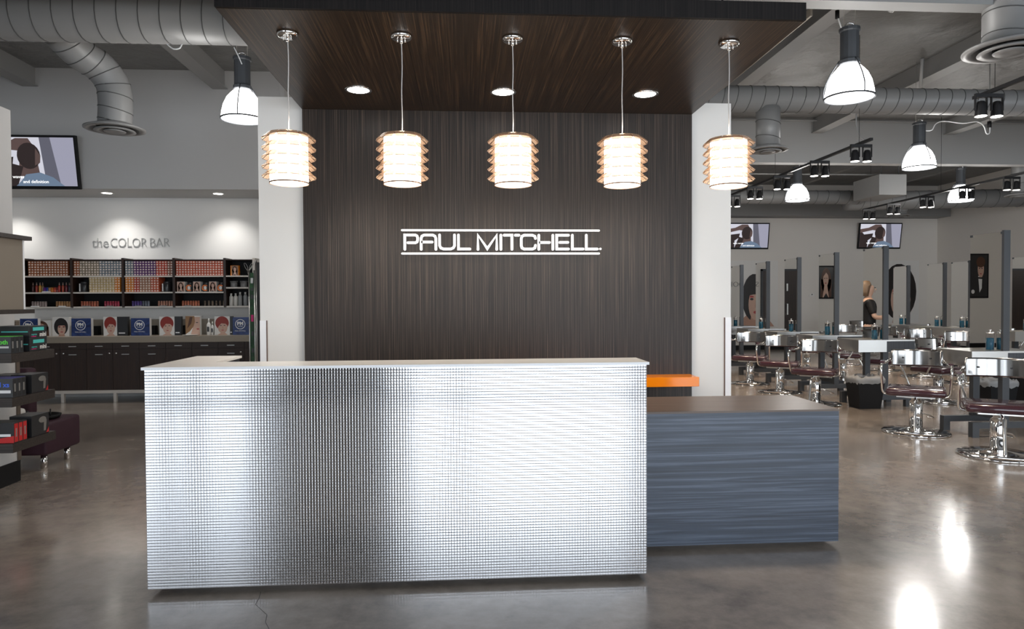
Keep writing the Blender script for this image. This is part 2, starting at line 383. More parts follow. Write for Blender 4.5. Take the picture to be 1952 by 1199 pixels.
# ------------------------------------------------------------------ reception desk
DX0, DX1, DY, DYB, DYA, DXI, DT, DB = -1.4999, .8861, 3.2732, 3.5363, 3.9398, -1.2557, 1.07, .03
rd = thing('reception_desk', 'L-shaped reception desk clad in embossed silver panels with a white top', 'desk', (-.3, 3.4, 0))
MB().prismz([(DX0, DY), (DX1, DY), (DX1, DYB), (DXI, DYB), (DXI, DYA), (DX0, DYA)], DT-.013, DT).build('countertop', m_whitegl, rd)
MB().prismz([(DX0, DY-.0008), (DX1+.0006, DY-.0008), (DX1+.0006, DYB), (DX1, DYB), (DX1, DY), (DX0, DY)], DT-.013, DT-.0003).build('edge_band', m_edge, rd)
MB().prismz([(DX0+.02, DY+.022), (DX1-.012, DY+.022), (DX1-.012, DYB-.01), (DXI-.01, DYB-.01), (DXI-.01, DYA-.01), (DX0+.02, DYA-.01)], DB, DT-.013).build('body', m_lamd, rd)
MB().prismz([(DX0+.10, DY+.09), (DX1-.09, DY+.09), (DX1-.09, DYB-.03), (DXI-.05, DYB-.03), (DXI-.05, DYA-.06), (DX0+.10, DYA-.06)], 0, DB).build('plinth', m_plinth, rd)
def emboss(name, o, ux, uw, parent, nx, nz, p, wdir):
    # pillowed square cells as real relief; o = lower corner, ux = direction along, wdir = outward
    N = 4; A = .048*p; AZ = .052*p; hx = [0, .9, 1, .9]; ox = [0, .11, .5, .89]
    xs = nx*N+1; zs = nz*N+1; vs = []; fs = []
    for j in range(zs):
        hj = hx[j % N]*AZ
        for i in range(xs):
            h = A*hx[i % N]+hj
            vs.append(o+ux*((i//N+ox[i % N])*p)+Vector((0, 0, (j//N+ox[j % N])*p))+wdir*h)
    for j in range(zs-1):
        for i in range(xs-1):
            a = j*xs+i; fs.append((a, a+1, a+xs+1, a+xs))
    mb = MB(); mb.v = vs; mb.f = fs; mb.m = [0]*len(fs); mb.sm = [False]*len(fs)
    return mb.build(name, m_emboss, parent, weld=False, norm=False)
p = .0136; fw = DX1-DX0-.02; nx = round(fw/p); px = fw/nx; hz = DT-.013-DB; nz = round(hz/px)
def emb(name, o, ux, length, wdir):
    nx = round(length/p); q_ = length/nx; 
    ob = emboss(name, o, ux, None, rd, nx, nz, q_, wdir)
    ob.scale = (1, 1, 1); k = hz/(nz*q_)
    for v in ob.data.vertices: v.co.z = (v.co.z-DB)*k+DB
    return ob
e1 = emb('front_panel', Vector((DX0+.01, DY+.012, DB)), Vector((1, 0, 0)), fw, Vector((0, -1, 0)))
e2 = emb('side_panel', Vector((DX1-.012, DY+.012, DB)), Vector((0, 1, 0)), DYB-DY-.03, Vector((1, 0, 0)))
e3 = emb('side_panel', Vector((DX0+.012, DYA-.01, DB)), Vector((0, -1, 0)), DYA-DY-.03, Vector((-1, 0, 0)))

# lower counter
lc = thing('low_counter', 'low daylight-tinted blue-grey wood grain counter with brown top right of the silver desk', 'counter', (1.2, 3.95, 0))
MB().box((.30, 3.655, .028), (2.0553, 4.225, .752)).build('body', m_daybluewood, lc)
MB().box((.30, 3.653, .752), (2.0573, 4.225, .763)).build('worktop', m_brownwood, lc)
MB().box((.40, 3.74, 0), (1.93, 4.14, .028)).build('plinth', m_plinth, lc)

# ------------------------------------------------------------------ pendants
def pendant(x, y, i):
    words = ['leftmost of the five', 'second from the left of the five', 'middle one of the five', 'fourth from the left of the five', 'rightmost of the five']
    t = thing('pendant_lamp', 'tiered shade pendant lamp under the wood canopy, %s' % words[i], 'pendant lamp', (x, y, PZ), 'pendant lamps over the desk')
    return t
xs_ = [551, 767, 978, 1186, 1389]; PY = 4.10
def build_pendant(t):
    x, y = t.location.x, t.location.y
    MB().lathe((x, y, PZ-.024), [(0, 0), (.05, 0), (.058, .004), (.062, .012), (.062, .024)], 32).build('ceiling_plate', m_chrome, t)
    MB().cyl((x+.022, y-.01, PZ-.045), .004, .022, 8).cyl((x-.022, y-.01, PZ-.045), .004, .022, 8).cyl((x, y, PZ-.05), .009, .028, 10).build('screw', m_chrome, t)
    zt_, zb_ = 2.352, 2.06
    MB().tube([(x, y, PZ-.04), (x+.003, y, 2.75), (x-.001, y, 2.6), (x+.002, y, 2.45), (x, y, zt_-.01)], .0035, 6, 3).build('cord', m_clearcord, t)
    mb = MB().lathe((x, y, zb_), [(.104, 0), (.108, .002), (.108, zt_-zb_-.02)], 40)
    mb.build('diffuser', m_pendglow, t)
    MB().lathe((x, y, zt_-.018), [(.112, 0), (.112, .008), (.104, .010), (.104, 0)], 40).lathe((x, y, zb_-.002), [(.108, 0), (.112, 0), (.112, .008), (.109, .008)], 40).build('hoop', m_steelbrown, t)
    NT = 14
    for k in range(5):
        z1 = zt_-.006-k*.0545; mb = MB(); fr = MB()
        for j in range(NT):
            a = 2*PI*(j+.5)/NT; c = Vector((math.cos(a), math.sin(a), 0)); s_ = Vector((-math.sin(a), math.cos(a), 0)); hw = .0238
            p0 = Vector((x, y, z1))+c*.113; p1 = Vector((x, y, z1-.033))+c*.150; nrm = (c*.033+Vector((0, 0, .037))).normalized()*.0025
            A = [p0-s_*hw, p0+s_*hw, p1+s_*hw*1.12, p1-s_*hw*1.12]
            mb.add(A+[q+nrm for q in A], [(0, 1, 2, 3), (7, 6, 5, 4), (0, 4, 5, 1), (1, 5, 6, 2), (2, 6, 7, 3), (3, 7, 4, 0)], False)
        mb.build('shade_tier', m_tile, t)
        fr = MB(); ring_ = [Vector((x+.151*math.cos(2*PI*j/NT), y+.151*math.sin(2*PI*j/NT), z1-.034)) for j in range(NT)]
        for j in range(NT):
            a = 2*PI*j/NT; fr.tube([(x+.112*math.cos(a), y+.112*math.sin(a), z1), ring_[j]], .0013, 4)
        fr.tube(ring_+[ring_[0]], .0013, 4)
        fr.build('tier_frame', m_steelbrown, t)
m_clearcord = mat('clear cord', (.75, .72, .70), .2, .3)
m_steelbrown = mat('bronze steel', (.20, .12, .075), .4, .6)
base = None
for i, xp in enumerate(xs_):
    x = at(xp, 300, PY).x
    if base is None:
        base = pendant(x, PY, 0); build_pendant(base)
    else:
        t = dup(base, (x, PY, PZ))
        words = ['', 'second from the left of the five', 'middle one of the five', 'fourth from the left of the five', 'rightmost of the five']
        t['label'] = 'tiered shade pendant lamp under the wood canopy, %s' % words[i]
    light('pendant_light', 'POINT', (x, PY, 1.99), 9, (1, .88, .74), .09)
    light('pendant_glow', 'POINT', (x, PY, 2.40), .5, (1, .88, .74), .03)
for i, (xp, yp) in enumerate(((683, 171), (959, 175), (1230, 179))):
    c = onz(xp, yp, PZ)
    t = thing('recessed_downlight', 'round recessed downlight in the wood canopy, %s of three' % ['left', 'middle', 'right'][i], 'downlight', (c.x, c.y, PZ), 'canopy downlights')
    MB().lathe((c.x, c.y, PZ-.006), [(.078, .003), (.082, 0), (.098, 0), (.1, .006)], 32).build('trim_ring', m_chrome, t)
    MB().lathe((c.x, c.y, PZ-.004), [(0, 0), (.079, 0), (.079, .003), (0, .003)], 32).build('lens', m_bulb, t)
    light('downlight_beam', 'SPOT', (c.x, c.y, PZ-.02), 45, (1, .92, .82), .07, spot=1.4, blend=.7)

# ------------------------------------------------------------------ high bay lamps
def highbay(x, y, zb, s, label):
    t = thing('high_bay_lamp', label, 'industrial lamp', (x, y, zb), 'glass bell high bay lamps')
    R = .2*s
    o = (x, y, zb)
    MB().lathe(o, [(R*.99, .012), (R*.96, .07), (R*.88, .14), (R*.72, .21), (R*.50, .262), (R*.38, .285), (R*.36, .285), (R*.48, .255), (R*.70, .2), (R*.86, .135), (R*.94, .07), (R*.97, .012)], 36).build('glass_bell', m_lampglow, t)
    MB().lathe(o, [(R*.97, 0), (R*1.03, 0), (R*1.03, .014), (R*.97, .014)], 36).build('rim', m_char, t)
    MB().lathe((x, y, zb+.004), [(0, 0), (R*.9, 0), (R*.9, .004), (0, .004)], 32).build('lens', m_lampglow, t)
    MB().lathe((x, y, zb+.275), [(.06, 0), (.085, .02), (.085, .05), (.075, .06), (.075, .29), (.085, .3), (.085, .325), (0, .33)], 14, False).build('ballast_housing', m_char, t)
    b_ = MB()
    for k in range(3):
        a = k*2*PI/3+.6; c, s_ = math.cos(a), math.sin(a)
        b_.tube([(x+c*.08, y+s_*.08, zb+.33), (x+c*R*.75, y+s_*R*.75, zb+.22), (x+c*R*1.0, y+s_*R*1.0, zb+.1), (x+c*R*1.02, y+s_*R*1.02, zb+.01)], .006, 6, 3)
    b_.build('bracket', m_char, t)
    MB().tube([(x-.04, y, zb+.59), (x-.03, y, zb+.64), (x+.03, y, zb+.64), (x+.04, y, zb+.59)], .008, 6, 3).build('hook', m_chrome, t)
    MB().cyl((x-.05, y, zb+.6), .002, ZC-zb-.6, 5).cyl((x+.05, y, zb+.6), .002, ZC-zb-.6, 5).build('suspension_wire', m_steel, t)
    light('high_bay_light', 'POINT', (x, y, zb-.17), 26, (1, .97, .93), .22)
for px_, py_, zb, lab in ((1619, 188, 3.1, 'large glowing glass bell lamp hanging right of the wood canopy, nearest on the salon side'),
                     (1752, 321, 3.1, 'glowing glass bell lamp hanging in front of the long pale beam'),
                     (1520, 383, 3.12, 'small distant glass bell lamp hanging above the back row of mirrors, left one'),
                     (1831, 384, 3.12, 'small distant glass bell lamp beside the long track, right one'),
                     (463, 229, 3.13, 'glowing glass bell lamp left of the centre wall, near the colour bar')):
    c = onz(px_, py_, zb); highbay(c.x, c.y, zb, 1, lab)
highbay(.6, 9.4, 3.1, 1, 'added glass bell lamp out of view behind the white centre wall, nearer one')  # unseen lamps added behind the wall to brighten the mirror reflections
highbay(-1.6, 14.2, 3.1, 1, 'added glass bell lamp out of view behind the white centre wall, farther one')
wc = thing('lamp_cable', 'white looping power cable above the large bell lamp by the canopy', 'cable', onz(1596, 22, 3.95))
cA = at(1596, 22, 5.9)
MB().tube([at(1597, 30, 5.95), at(1600, 42, 5.95), at(1606, 58, 5.95), at(1616, 70, 5.95), at(1624, 74, 5.95), at(1628, 66, 5.95)], .006, 6, 4).build('cord', m_wtext, wc)
MB().cyl(at(1596, 31, 5.95)+Vector((0, 0, -.02)), .018, .07, 10).build('plug', m_black, wc)
wc.location = cA; 
for ch in wc.children: ch.location = -cA + Vector(WL[wc.name])
wc2 = thing('lamp_cable', 'long sagging white cable running across the long pale beam', 'cable', (0, 0, 0))
MB().tube([at(1762, 249, 8.75), at(1776, 248, 8.75), at(1784, 236, 8.75), at(1800, 231, 8.75), at(1835, 235, 8.75), at(1862, 232, 8.75), at(1875, 240, 8.75), at(1880, 254, 8.75), at(1886, 254, 8.75), at(1887, 242, 8.75)], .007, 6, 4).build('cord', m_wtext, wc2)
MB().cyl(at(1886, 243, 8.75), .025, .08, 10).build('plug', m_black, wc2)
pp = at(1886, 243, 8.75); MB().cyl(pp, .006, ZC-pp.z, 6).build('drop_rod', m_steelpaint, wc2)

# ------------------------------------------------------------------ ducts
def spiral(name, label, pts, r, pitch=.16, parts=None, seam=True):
    pts = [Vector(p) for p in pts]; t = thing(name, label, 'duct', pts[0])
    MB().tube(pts, r, 28, 0 if len(pts) == 2 else 8).build('duct_pipe', m_duct, t)
    if seam:
        # standing seams as thin hoops
        if len(pts) > 2:
            P = [pts[0]]+pts+[pts[-1]]; q = []
            for i in range(1, len(P)-2):
                for k in range(12):
                    u = k/12; a, b, c_, d = P[i-1], P[i], P[i+1], P[i+2]
                    q.append(0.5*((2*b)+(c_-a)*u+(2*a-5*b+4*c_-d)*u*u+(3*b-a-3*c_+d)*u**3))
            q.append(pts[-1])
        else: q = [pts[0].lerp(pts[1], k/200) for k in range(201)]
        acc = 0; mb = MB()
        for a, b in zip(q, q[1:]):
            acc += (b-a).length
            if acc >= pitch:
                acc = 0; d = (b-a).normalized(); up = Vector((0, 0, 1)) if abs(d.z) < .9 else Vector((1, 0, 0))
                s1 = d.cross(up).normalized(); s2 = s1.cross(d).normalized()
                lean = .10
                mb.tube([b+s1*math.cos(g)*(r+.001)+s2*math.sin(g)*(r+.001)+d*lean*math.sin(g)*r*2 for g in [2*PI*k/28 for k in range(29)]], .0045, 5)
        mb.build('seam_ridge', m_seam, t)
    return t
def diffuser(label, c, R, z):
    t = thing('air_diffuser', label, 'air vent', c, 'round ceiling air diffusers')
    x, y = c[0], c[1]
    MB().lathe((x, y, z), [(R*.55, .05), (R*.62, .04), (R, .0), (R, -.012), (R*.8, -.018), (R*.78, .0), (R*.55, .03)], 40).build('outer_cone', m_duct, t)
    MB().lathe((x, y, z), [(R*.42, .02), (R*.66, -.022), (R*.68, -.030), (R*.5, -.03), (R*.36, .0)], 36).build('middle_cone', m_duct, t)
    MB().lathe((x, y, z), [(0, .0), (R*.18, -.01), (R*.36, -.03), (R*.34, -.038), (R*.12, -.036), (0, -.03)], 32).build('inner_cone', m_duct, t)
    MB().lathe((x, y, z+.022), [(0, 0), (R*.6, 0), (R*.6, .01), (0, .01)], 28).build('throat', m_black, t)
    return t
# left main duct
lz = 4.02
spiral('spiral_duct', 'large grey spiral duct crossing the upper left corner', [(XL+.01, 6.45, lz), (PX0+.5, 6.45, lz)], .30, .155)
dc = at(219, 245, 7.2)
spiral('branch_duct', 'grey elbow duct curving down to a round vent on the left', [at(110, 60, 6.75), at(150, 100, 6.95), at(190, 128, 7.12), at(214, 160, 7.2), at(220, 195, 7.2), (dc.x, 7.2, dc.z+.03)], .155, .12)
diffuser('round grey air vent at the end of the elbow duct on the left', (dc.x, 7.2, dc.z), .28, dc.z)
# right main duct
rz_ = at(1650, 192, 8.0).z
spiral('spiral_duct', 'grey spiral duct running the width of the salon ceiling', [(2.2, 8.0, rz_), (XR-.02, 8.0, rz_)], .152, .15)
d2 = at(1464, 285, 8.0)
spiral('branch_duct', 'short vertical grey duct dropping from the salon duct', [(d2.x, 8.0, rz_-.1), (d2.x, 8.0, d2.z+.03)], .138, .18)
diffuser('round grey air vent beside the rightmost pendant lamp', (d2.x, 8.0, d2.z), .23, d2.z)
d3 = at(1925, 92, 5.25)
spiral('branch_duct', 'wide vertical grey duct in the upper right corner', [(d3.x, 5.25, ZC-.01), (d3.x, 5.25, d3.z+.03)], .19, .17)
diffuser('large round air vent in the upper right corner', (d3.x, 5.25, d3.z), .33, d3.z)
a = at(1393, 375, 14.2)
spiral('spiral_duct', 'distant grey spiral duct beyond the long pale beam', [(a.x-2.5, 14.2, a.z), (at(1640, 375, 14.2).x, 14.2, a.z)], .145, .22)
b0 = at(1728, 372, 16); b1 = at(1952, 338, 13.0)
spiral('spiral_duct', 'dim grey duct slanting behind the far track lights', [(8.3, 14.5, 3.5), (13.0, 14.5, 3.62)], .2, .3)
d5 = at(1712, 411, 15); diffuser('faint round air vent above the right television', (d5.x, 15, d5.z), .27, d5.z)
spiral('branch_duct', 'short duct stub above the vent near the right television', [(d5.x, 15, d5.z+.03), (d5.x, 14.8, 3.5)], .14, .2)
d6 = at(1945, 372, 12.6); diffuser('round air vent at the right edge beneath the far track', (d6.x, 12.6, d6.z), .26, d6.z)
spiral('branch_duct', 'short duct stub above the vent at the right edge', [(d6.x, 12.6, d6.z+.03), (d6.x, 12.6, ZC-.01)], .15, .2)
hb = thing('air_handler', 'pale rectangular air handler box hanging beyond the long pale beam', 'air handler', (8.0, 13.4, 3.4))
hx0 = at(1676, 350, 13).x; hx1 = at(1728, 350, 13).x; z0_ = at(1676, 371, 13).z; z1_ = at(1676, 332, 13).z
MB().box((hx0, 13, z0_), (hx1, 13.9, z1_)).build('casing', m_steelpaint, hb)
MB().cyl((hx0+.1, 13.1, z1_), .01, ZC-z1_, 6).cyl((hx1-.1, 13.1, z1_), .01, ZC-z1_, 6).build('hanger_rod', m_char, hb)
def pipe(label, pts, r, m=None, name='conduit'):
    t = MB().tube(pts, r, 8).build(name, m or m_steelpaint); return tag(t, label, 'pipe')
zz = at(1650, 231, 11.5).z; pipe('thin grey conduit running in front of the long pale beam', [(2.3, 11.5, zz), (XR, 11.5, zz)], .018)
zz = at(1650, 333, 13.2).z; pipe('thin conduit below the long pale beam in the distance', [(4.0, 13.2, zz), (8.4, 13.2, zz)], .014)
pipe('short grey pipe hanging near the upper right, front beam', [at(1712, 0, 5.5), at(1697, 22, 5.58)], .025)
pipe('white drop rod beneath the joist on the right', [at(1758, 112, 8.3), at(1755, 165, 8.7)], .02)
pipe('thin flexible conduit dropping to the middle lighting track', [at(1632, 240, 8.2)+Vector((0, 0, ZC-at(1632, 240, 8.2).z)), at(1632, 240, 8.2), at(1640, 262, 8.2), at(1652, 268, 8.15)], .008)
lk = thing('lamp_cable', 'thin curled white cable beneath the left spiral duct', 'cable', at(330, 87, 6.42))
MB().tube([at(318, 84, 6.42), at(330, 93, 6.4), at(342, 92, 6.4), at(347, 84, 6.42)], .006, 6, 4).build('cord', m_wtext, lk)
pipe('thin white cable feeding the left bell lamp', [at(446, 90, 6.6), at(455, 108, 6.62), at(461, 122, 6.62)], .005, m_wtext, 'lamp_cable')

# ------------------------------------------------------------------ track lights
def track(label, p0, p1):
    t = thing('lighting_track', label, 'lighting track', p0, 'black ceiling lighting tracks')
    d = (Vector(p1)-Vector(p0))
    MB().box((p0[0]-.018, p0[1], p0[2]), (p0[0]+.018, p1[1], p0[2]+.03)).build('rail', m_blackm, t)
    mb = MB(); n = max(2, int(abs(d.y)/2)+1)
    for k in range(n):
        y = p0[1]+.25+(p1[1]-p0[1]-.5)*k/(n-1); mb.cyl((p0[0], y, p0[2]+.03), .003, ZC-p0[2]-.03, 5)
    mb.build('hanger_rod', m_blackm, t)
TZ = 3.2
X1 = onz(1660, 268, TZ).x; X2 = onz(1800, 366, TZ).x
track('black lighting track over the left row of styling stations', (X1, 7.66, TZ), (X1, 12.6, TZ))
track('short black lighting track at the upper right edge', (X1, 3.2, TZ), (X1, 6.06, TZ))
track('black lighting track farther right above the back row', (X2, 7.0, TZ), (X2, 13.7, TZ))
spot0 = None
def spotlight(x, y, label):
    global spot0
    if spot0 is None:
        t = thing('track_spotlight', label, 'spotlight', (x, y, TZ), 'twin track spotlights')
        spot0 = t
        for s_ in (-1, 1):
            cx = x+s_*.075
            MB().box((cx-.006-.05, y-.012, TZ-.15), (cx-.05, y+.012, TZ-.03)).box((cx+.05, y-.012, TZ-.15), (cx+.056, y+.012, TZ-.03)).box((cx-.056, y-.012, TZ-.036), (cx+.056, y+.012, TZ-.03)).build('yoke', m_blackm, t)
            MB().lathe((cx, y, TZ-.2), [(.052, 0), (.05, .01), (.042, .09), (.03, .13), (0, .14)], 16).build('lamp_can', m_blackm, t)
            MB().lathe((cx, y, TZ-.203), [(0, 0), (.046, 0), (.046, .004), (0, .004)], 16).build('lens', m_spot, t)
        MB().box((x-.13, y-.015, TZ-.03), (x+.13, y+.015, TZ)).build('mount', m_blackm, t)
    else:
        t = dup(spot0, (x, y, TZ), None, label)
    light('track_beam', 'SPOT', (x, y, TZ-.22), 75, (1, .80, .60), .05, spot=1.5, blend=.7, rot=(.1, .15, 0))
for i, yp in enumerate((352, 368, 345, 318, 291)):
    xp = (1398, 1440, 1492, 1564, 1643)[i]
    d = ray(xp, 0); y = X1/(d.x/d.y)
    spotlight(X1, min(y, 12.4), 'twin black spotlight on the left track, %s from its far end' % ORD[i+1])
for i, xp in enumerate((1658, 1706, 1770, 1846, 1932)):
    d = ray(xp, 0); y = X2/(d.x/d.y)
    spotlight(X2, min(y, 13.5), 'twin black spotlight on the far right track, %s from the left in view' % ORD[i+1])
for i, xp in enumerate((1887,)):
    d = ray(xp, 0); y = X1/(d.x/d.y); spotlight(X1, y, 'twin black spotlight on the short track at the upper right edge')

# ------------------------------------------------------------------ portraits & screens (flat prints, facing -Y)
PM_ = [m_card, m_skin, m_skin2, m_hairblack, m_hairred, m_hairbrown, m_hairblond, m_lip, m_eye, m_boxblack, m_wtext]
def portrait(mb, x0, x1, z0, z1, y, hair, style='bob', bgm=0):
    w = x1-x0; h = z1-z0; X = lambda u: x0+w*u; Z = lambda v: z0+h*v; e = .0006
    def poly(pts, m, k): mb.mi = m; mb.face([(X(u), y-e*k, Z(v)) for u, v in pts])
    def el(cu, cv, ru, rv, m, k, n=22, a0=0, a1=2*PI):
        mb.mi = m; mb.face([(X(cu+ru*math.cos(a0+(a1-a0)*i/n)), y-e*k, Z(cv+rv*math.sin(a0+(a1-a0)*i/n))) for i in range(n)])
    poly([(0, 0), (1, 0), (1, 1), (0, 1)], bgm, 1)
    if style == 'small_bob':
        x0, x1, z0, z1 = x0+w*.18, x0+w*.80, z0+h*.04, z0+h*.84; w = x1-x0; h = z1-z0; y -= .001; style = 'bob'
        poly([(-.2, -.05), (1.2, -.05), (.9, .16), (.68, .25), (.46, .25), (.2, .14)], 2, 1)
    if style == 'bob':
        el(.52, .50, .42, .45, hair, 2); poly([(.36, 0), (.75, 0), (.66, .30), (.46, .30)], 2, 3)
        el(.56, .37, .24, .30, 1, 4); poly([(.16, .52), (.2, .78), (.45, .9), (.72, .86), (.9, .6), (.86, .56), (.5, .56)], hair, 5)
        poly([(.36, .50), (.50, .50), (.49, .53), (.37, .54)], 7, 6); poly([(.62, .50), (.76, .50), (.75, .54), (.63, .53)], 7, 6)
        el(.43, .47, .06, .022, 8, 7); el(.69, .47, .06, .022, 8, 7)
        poly([(.55, .45), (.585, .45), (.61, .31), (.53, .31)], 2, 6); el(.57, .22, .085, .028, 7, 7)
    elif style == 'crop':
        poly([(.2, 0), (.85, 0), (.68, .12), (.62, .25), (.42, .25), (.40, .1)], 1, 2)
        el(.50, .64, .44, .36, hair, 3); el(.54, .42, .31, .34, 1, 4)
        poly([(.10, .55), (.12, .8), (.4, .98), (.75, .93), (.92, .65), (.86, .5), (.72, .60), (.44, .62), (.24, .42), (.2, .35)], hair, 5)
        el(.42, .50, .06, .02, 8, 6); el(.66, .51, .055, .02, 8, 6); poly([(.53, .48), (.56, .48), (.59, .34), (.52, .34)], 2, 6); el(.54, .26, .08, .022, 7, 7)
    elif style == 'side':
        poly([(.35, 0), (1, 0), (1, .95), (.6, .95), (.5, .4)], 1, 2)
        poly([(0, .05), (.3, .2), (.55, .45), (.66, .7), (.62, 1), (0, 1)], hair, 3); poly([(.12, .35), (.4, .6), (.5, .95), (.3, .95)], 5, 4)
        el(.80, .66, .09, .02, 8, 5); el(.86, .32, .1, .035, 7, 5)
    elif style == 'long':
        el(.5, .55, .36, .42, hair, 2); poly([(.12, 0), (.9, 0), (.88, .6), (.12, .6)], hair, 2)
        el(.52, .60, .19, .24, 1, 4); poly([(.3, .0), (.75, .0), (.62, .4), (.42, .4)], 1, 3); poly([(.3, .7), (.45, .93), (.7, .85), (.74, .66), (.5, .82)], hair, 5)
        el(.45, .63, .04, .016, 8, 6); el(.60, .63, .04, .016, 8, 6); el(.53, .47, .055, .018, 7, 6); poly([(.35, .02), (.5, .14), (.66, .02), (.66, 0), (.35, 0)], 9, 6)
    elif style == 'suit':
        poly([(.0, .0), (.85, 0), (.7, .45), (.5, .52), (.2, .5), (.0, .4)], 9, 2); poly([(.28, .48), (.5, .5), (.42, .1), (.3, .2)], 10, 3)
        poly([(.24, .47), (.5, .47), (.5, .43), (.24, .42)], 9, 4); el(.36, .66, .17, .2, 1, 4); el(.37, .83, .24, .13, hair, 5); el(.3, .68, .035, .015, 8, 6); el(.43, .68, .035, .015, 8, 6); el(.36, .55, .05, .012, 7, 6)
        mb.mi = 10; el(.78, .12, .09, .05, 10, 6)
    mb.mi = 0
def television(label, cx, y, ztop, w, h, tilt, group):
    t = thing('television', label, 'television', (cx, y, ztop), group)
    WL[t.name] = Vector((0, 0, 0))
    MB().box((-w/2, 0, -h), (w/2, .05, 0), .006).build('housing', m_black, t)
    mb = MB(); e = -.001; B = .03; x0 = -w/2+B; x1 = w/2-B; z0 = -h+B*1.4; z1 = -B
    X = lambda u: x0+(x1-x0)*u; Z = lambda v: z0+(z1-z0)*v
    def poly(pts, m, k): mb.mi = m; mb.face([(X(u), e-.0006*k, Z(v)) for u, v in pts])
    def el(cu, cv, ru, rv, m, k): poly([(cu+ru*math.cos(2*PI*i/20), cv+rv*math.sin(2*PI*i/20)) for i in range(20)], m, k)
    poly([(0, 0), (1, 0), (1, 1), (0, 1)], 0, 0)
    poly([(.62, 1), (.74, 1), (.82, 0), (.66, 0)], 1, 1); poly([(.74, 1), (1, 1), (1, 0), (.82, 0)], 5, 1)
    poly([(0, 0), (.2, 0), (.2, .3), (.3, .42), (.32, .6), (.1, .55), (0, .75)], 2, 1)
    poly([(0, .78), (.2, .84), (.36, .98), (.5, .98), (.56, .8), (.5, .7), (.3, .74), (0, .62)], 3, 2)
    el(.49, .62, .13, .27, 2, 3); poly([(.57, .78), (.62, .62), (.61, .48), (.55, .42)], 3, 4); poly([(.38, .5), (.58, .5), (.6, .2), (.36, .2)], 3, 2)
    poly([(.32, .0), (.86, .0), (.74, .18), (.6, .28), (.44, .24), (.38, .1)], 4, 4)
    poly([(.2, 0), (.34, 0), (.42, .4), (.3, .46)], 2, 4)
    mb.mi = 6
    text_into(mb, 'wavy waves', .058, (X(.17), e-.005, Z(.16)), spacing=1.02)
    text_into(mb, 'and definition', .058, (X(.40), e-.005, Z(.06)), spacing=1.02)
    mb.build('screen', [m_scrW, m_scrG, m_scrD, m_scrS, m_scrB, m_scrL, m_scrT], t, norm=False)
    MB().box((-.1, .05, -h*.6), (.1, .085, -h*.3)).build('wall_bracket', m_blackm, t)
    t.rotation_euler = (tilt, 0, 0)
    return t
c = at(143, 258, 9.43)
television('wall television with grey salon scene above the colour bar', c.x-.60, 9.43, c.z, 1.20, .70, .15, 'wall televisions')
for xr, lab in ((1468, 'wall television half hidden by the white centre wall'), (1721, 'wall television high on the back wall, behind a mirror post')):
    c = at(xr, 425, 18.13); television(lab, c.x-.61, 18.13, c.z, 1.22, .71, .15, 'wall televisions')

# ------------------------------------------------------------------ back wall prints, door
def print_panel(name, label, x0, x1, z0, z1, y, hair, style, frame=None, bgm=0, cat='poster'):
    t = thing(name, label, cat, ((x0+x1)/2, y, z0))
    if frame:
        MB().box((x0-.04, y-.03, z0-.04), (x1+.04, y, z1+.04)).build('frame', frame, t)
        yy = y-.031
    else:
        MB().box((x0, y-.02, z0), (x1, y, z1)).build('backing', m_card, t); yy = y-.021
    mb = MB(); portrait(mb, x0, x1, z0, z1, yy, hair, style, bgm); mb.build('print', PM_, t, norm=False)
a = at(1392, 497, YB); b_ = at(1482, 622, YB)
print_panel('portrait_print', 'tall portrait print of a black bob hairstyle on the back wall, left one', a.x, b_.x, b_.z, a.z, YB-.001, 3, 'small_bob')
a = at(1672, 497, YB); b_ = at(1750, 615, YB)
print_panel('portrait_print', 'tall portrait print of a dark bob hairstyle near the right corner', a.x, b_.x, b_.z, a.z, YB-.001, 3, 'bob')
print_panel('framed_poster', 'dark framed poster of a man in a bow tie, seen in the nearest mirror', -4.0, -3.46, 1.42, 2.58, YB-.001, 5, 'suit', m_black, 9, 'framed picture')
print_panel('framed_poster', 'dark framed poster reflected in the fourth station mirror', .46, .86, 1.42, 2.25, YB-.001, 5, 'long', m_black, 9, 'framed picture')
dr = tag(MB().box((1.2, YB-.05, 0), (1.25, YB-.001, 2.2)).box((2.45, YB-.05, 0), (2.5, YB-.001, 2.2)).box((1.2, YB-.05, 2.15), (2.5, YB-.001, 2.2)).build('door_1', m_char), kind='structure')
MB().box((1.25, YB-.04, 0), (1.845, YB-.002, 2.15)).box((1.855, YB-.04, 0), (2.45, YB-.002, 2.15)).build('door_leaf', m_cabwood, dr)
MB().box((1.75, YB-.08, .95), (1.79, YB-.04, 1.25)).box((1.75, YB-.06, 1.6), (1.79, YB-.04, 1.8)).build('door_handle', m_steel, dr)
tx = MB(); text_into(tx, 'SCHOOL', .2, (2.55, YB-.012, 1.72), depth=.012, offset=-.002, spacing=1.05)
tag(tx.build('raised_lettering', mat('grey lettering', (.33, .32, .31), .4)), 'grey raised wall lettering seen reversed in the farthest mirror', 'lettering')
c = at(1547, 562, YB)
th = thing('thermostat', 'small white thermostat on the back wall between mirrors', 'thermostat', (c.x, YB, c.z))
MB().box((c.x-.07, YB-.03, c.z-.045), (c.x+.07, YB-.001, c.z+.045), .005).build('case', m_whitegl, th)
MB().box((c.x-.02, YB-.033, c.z-.005), (c.x+.015, YB-.03, c.z+.02)).build('display', m_char, th)

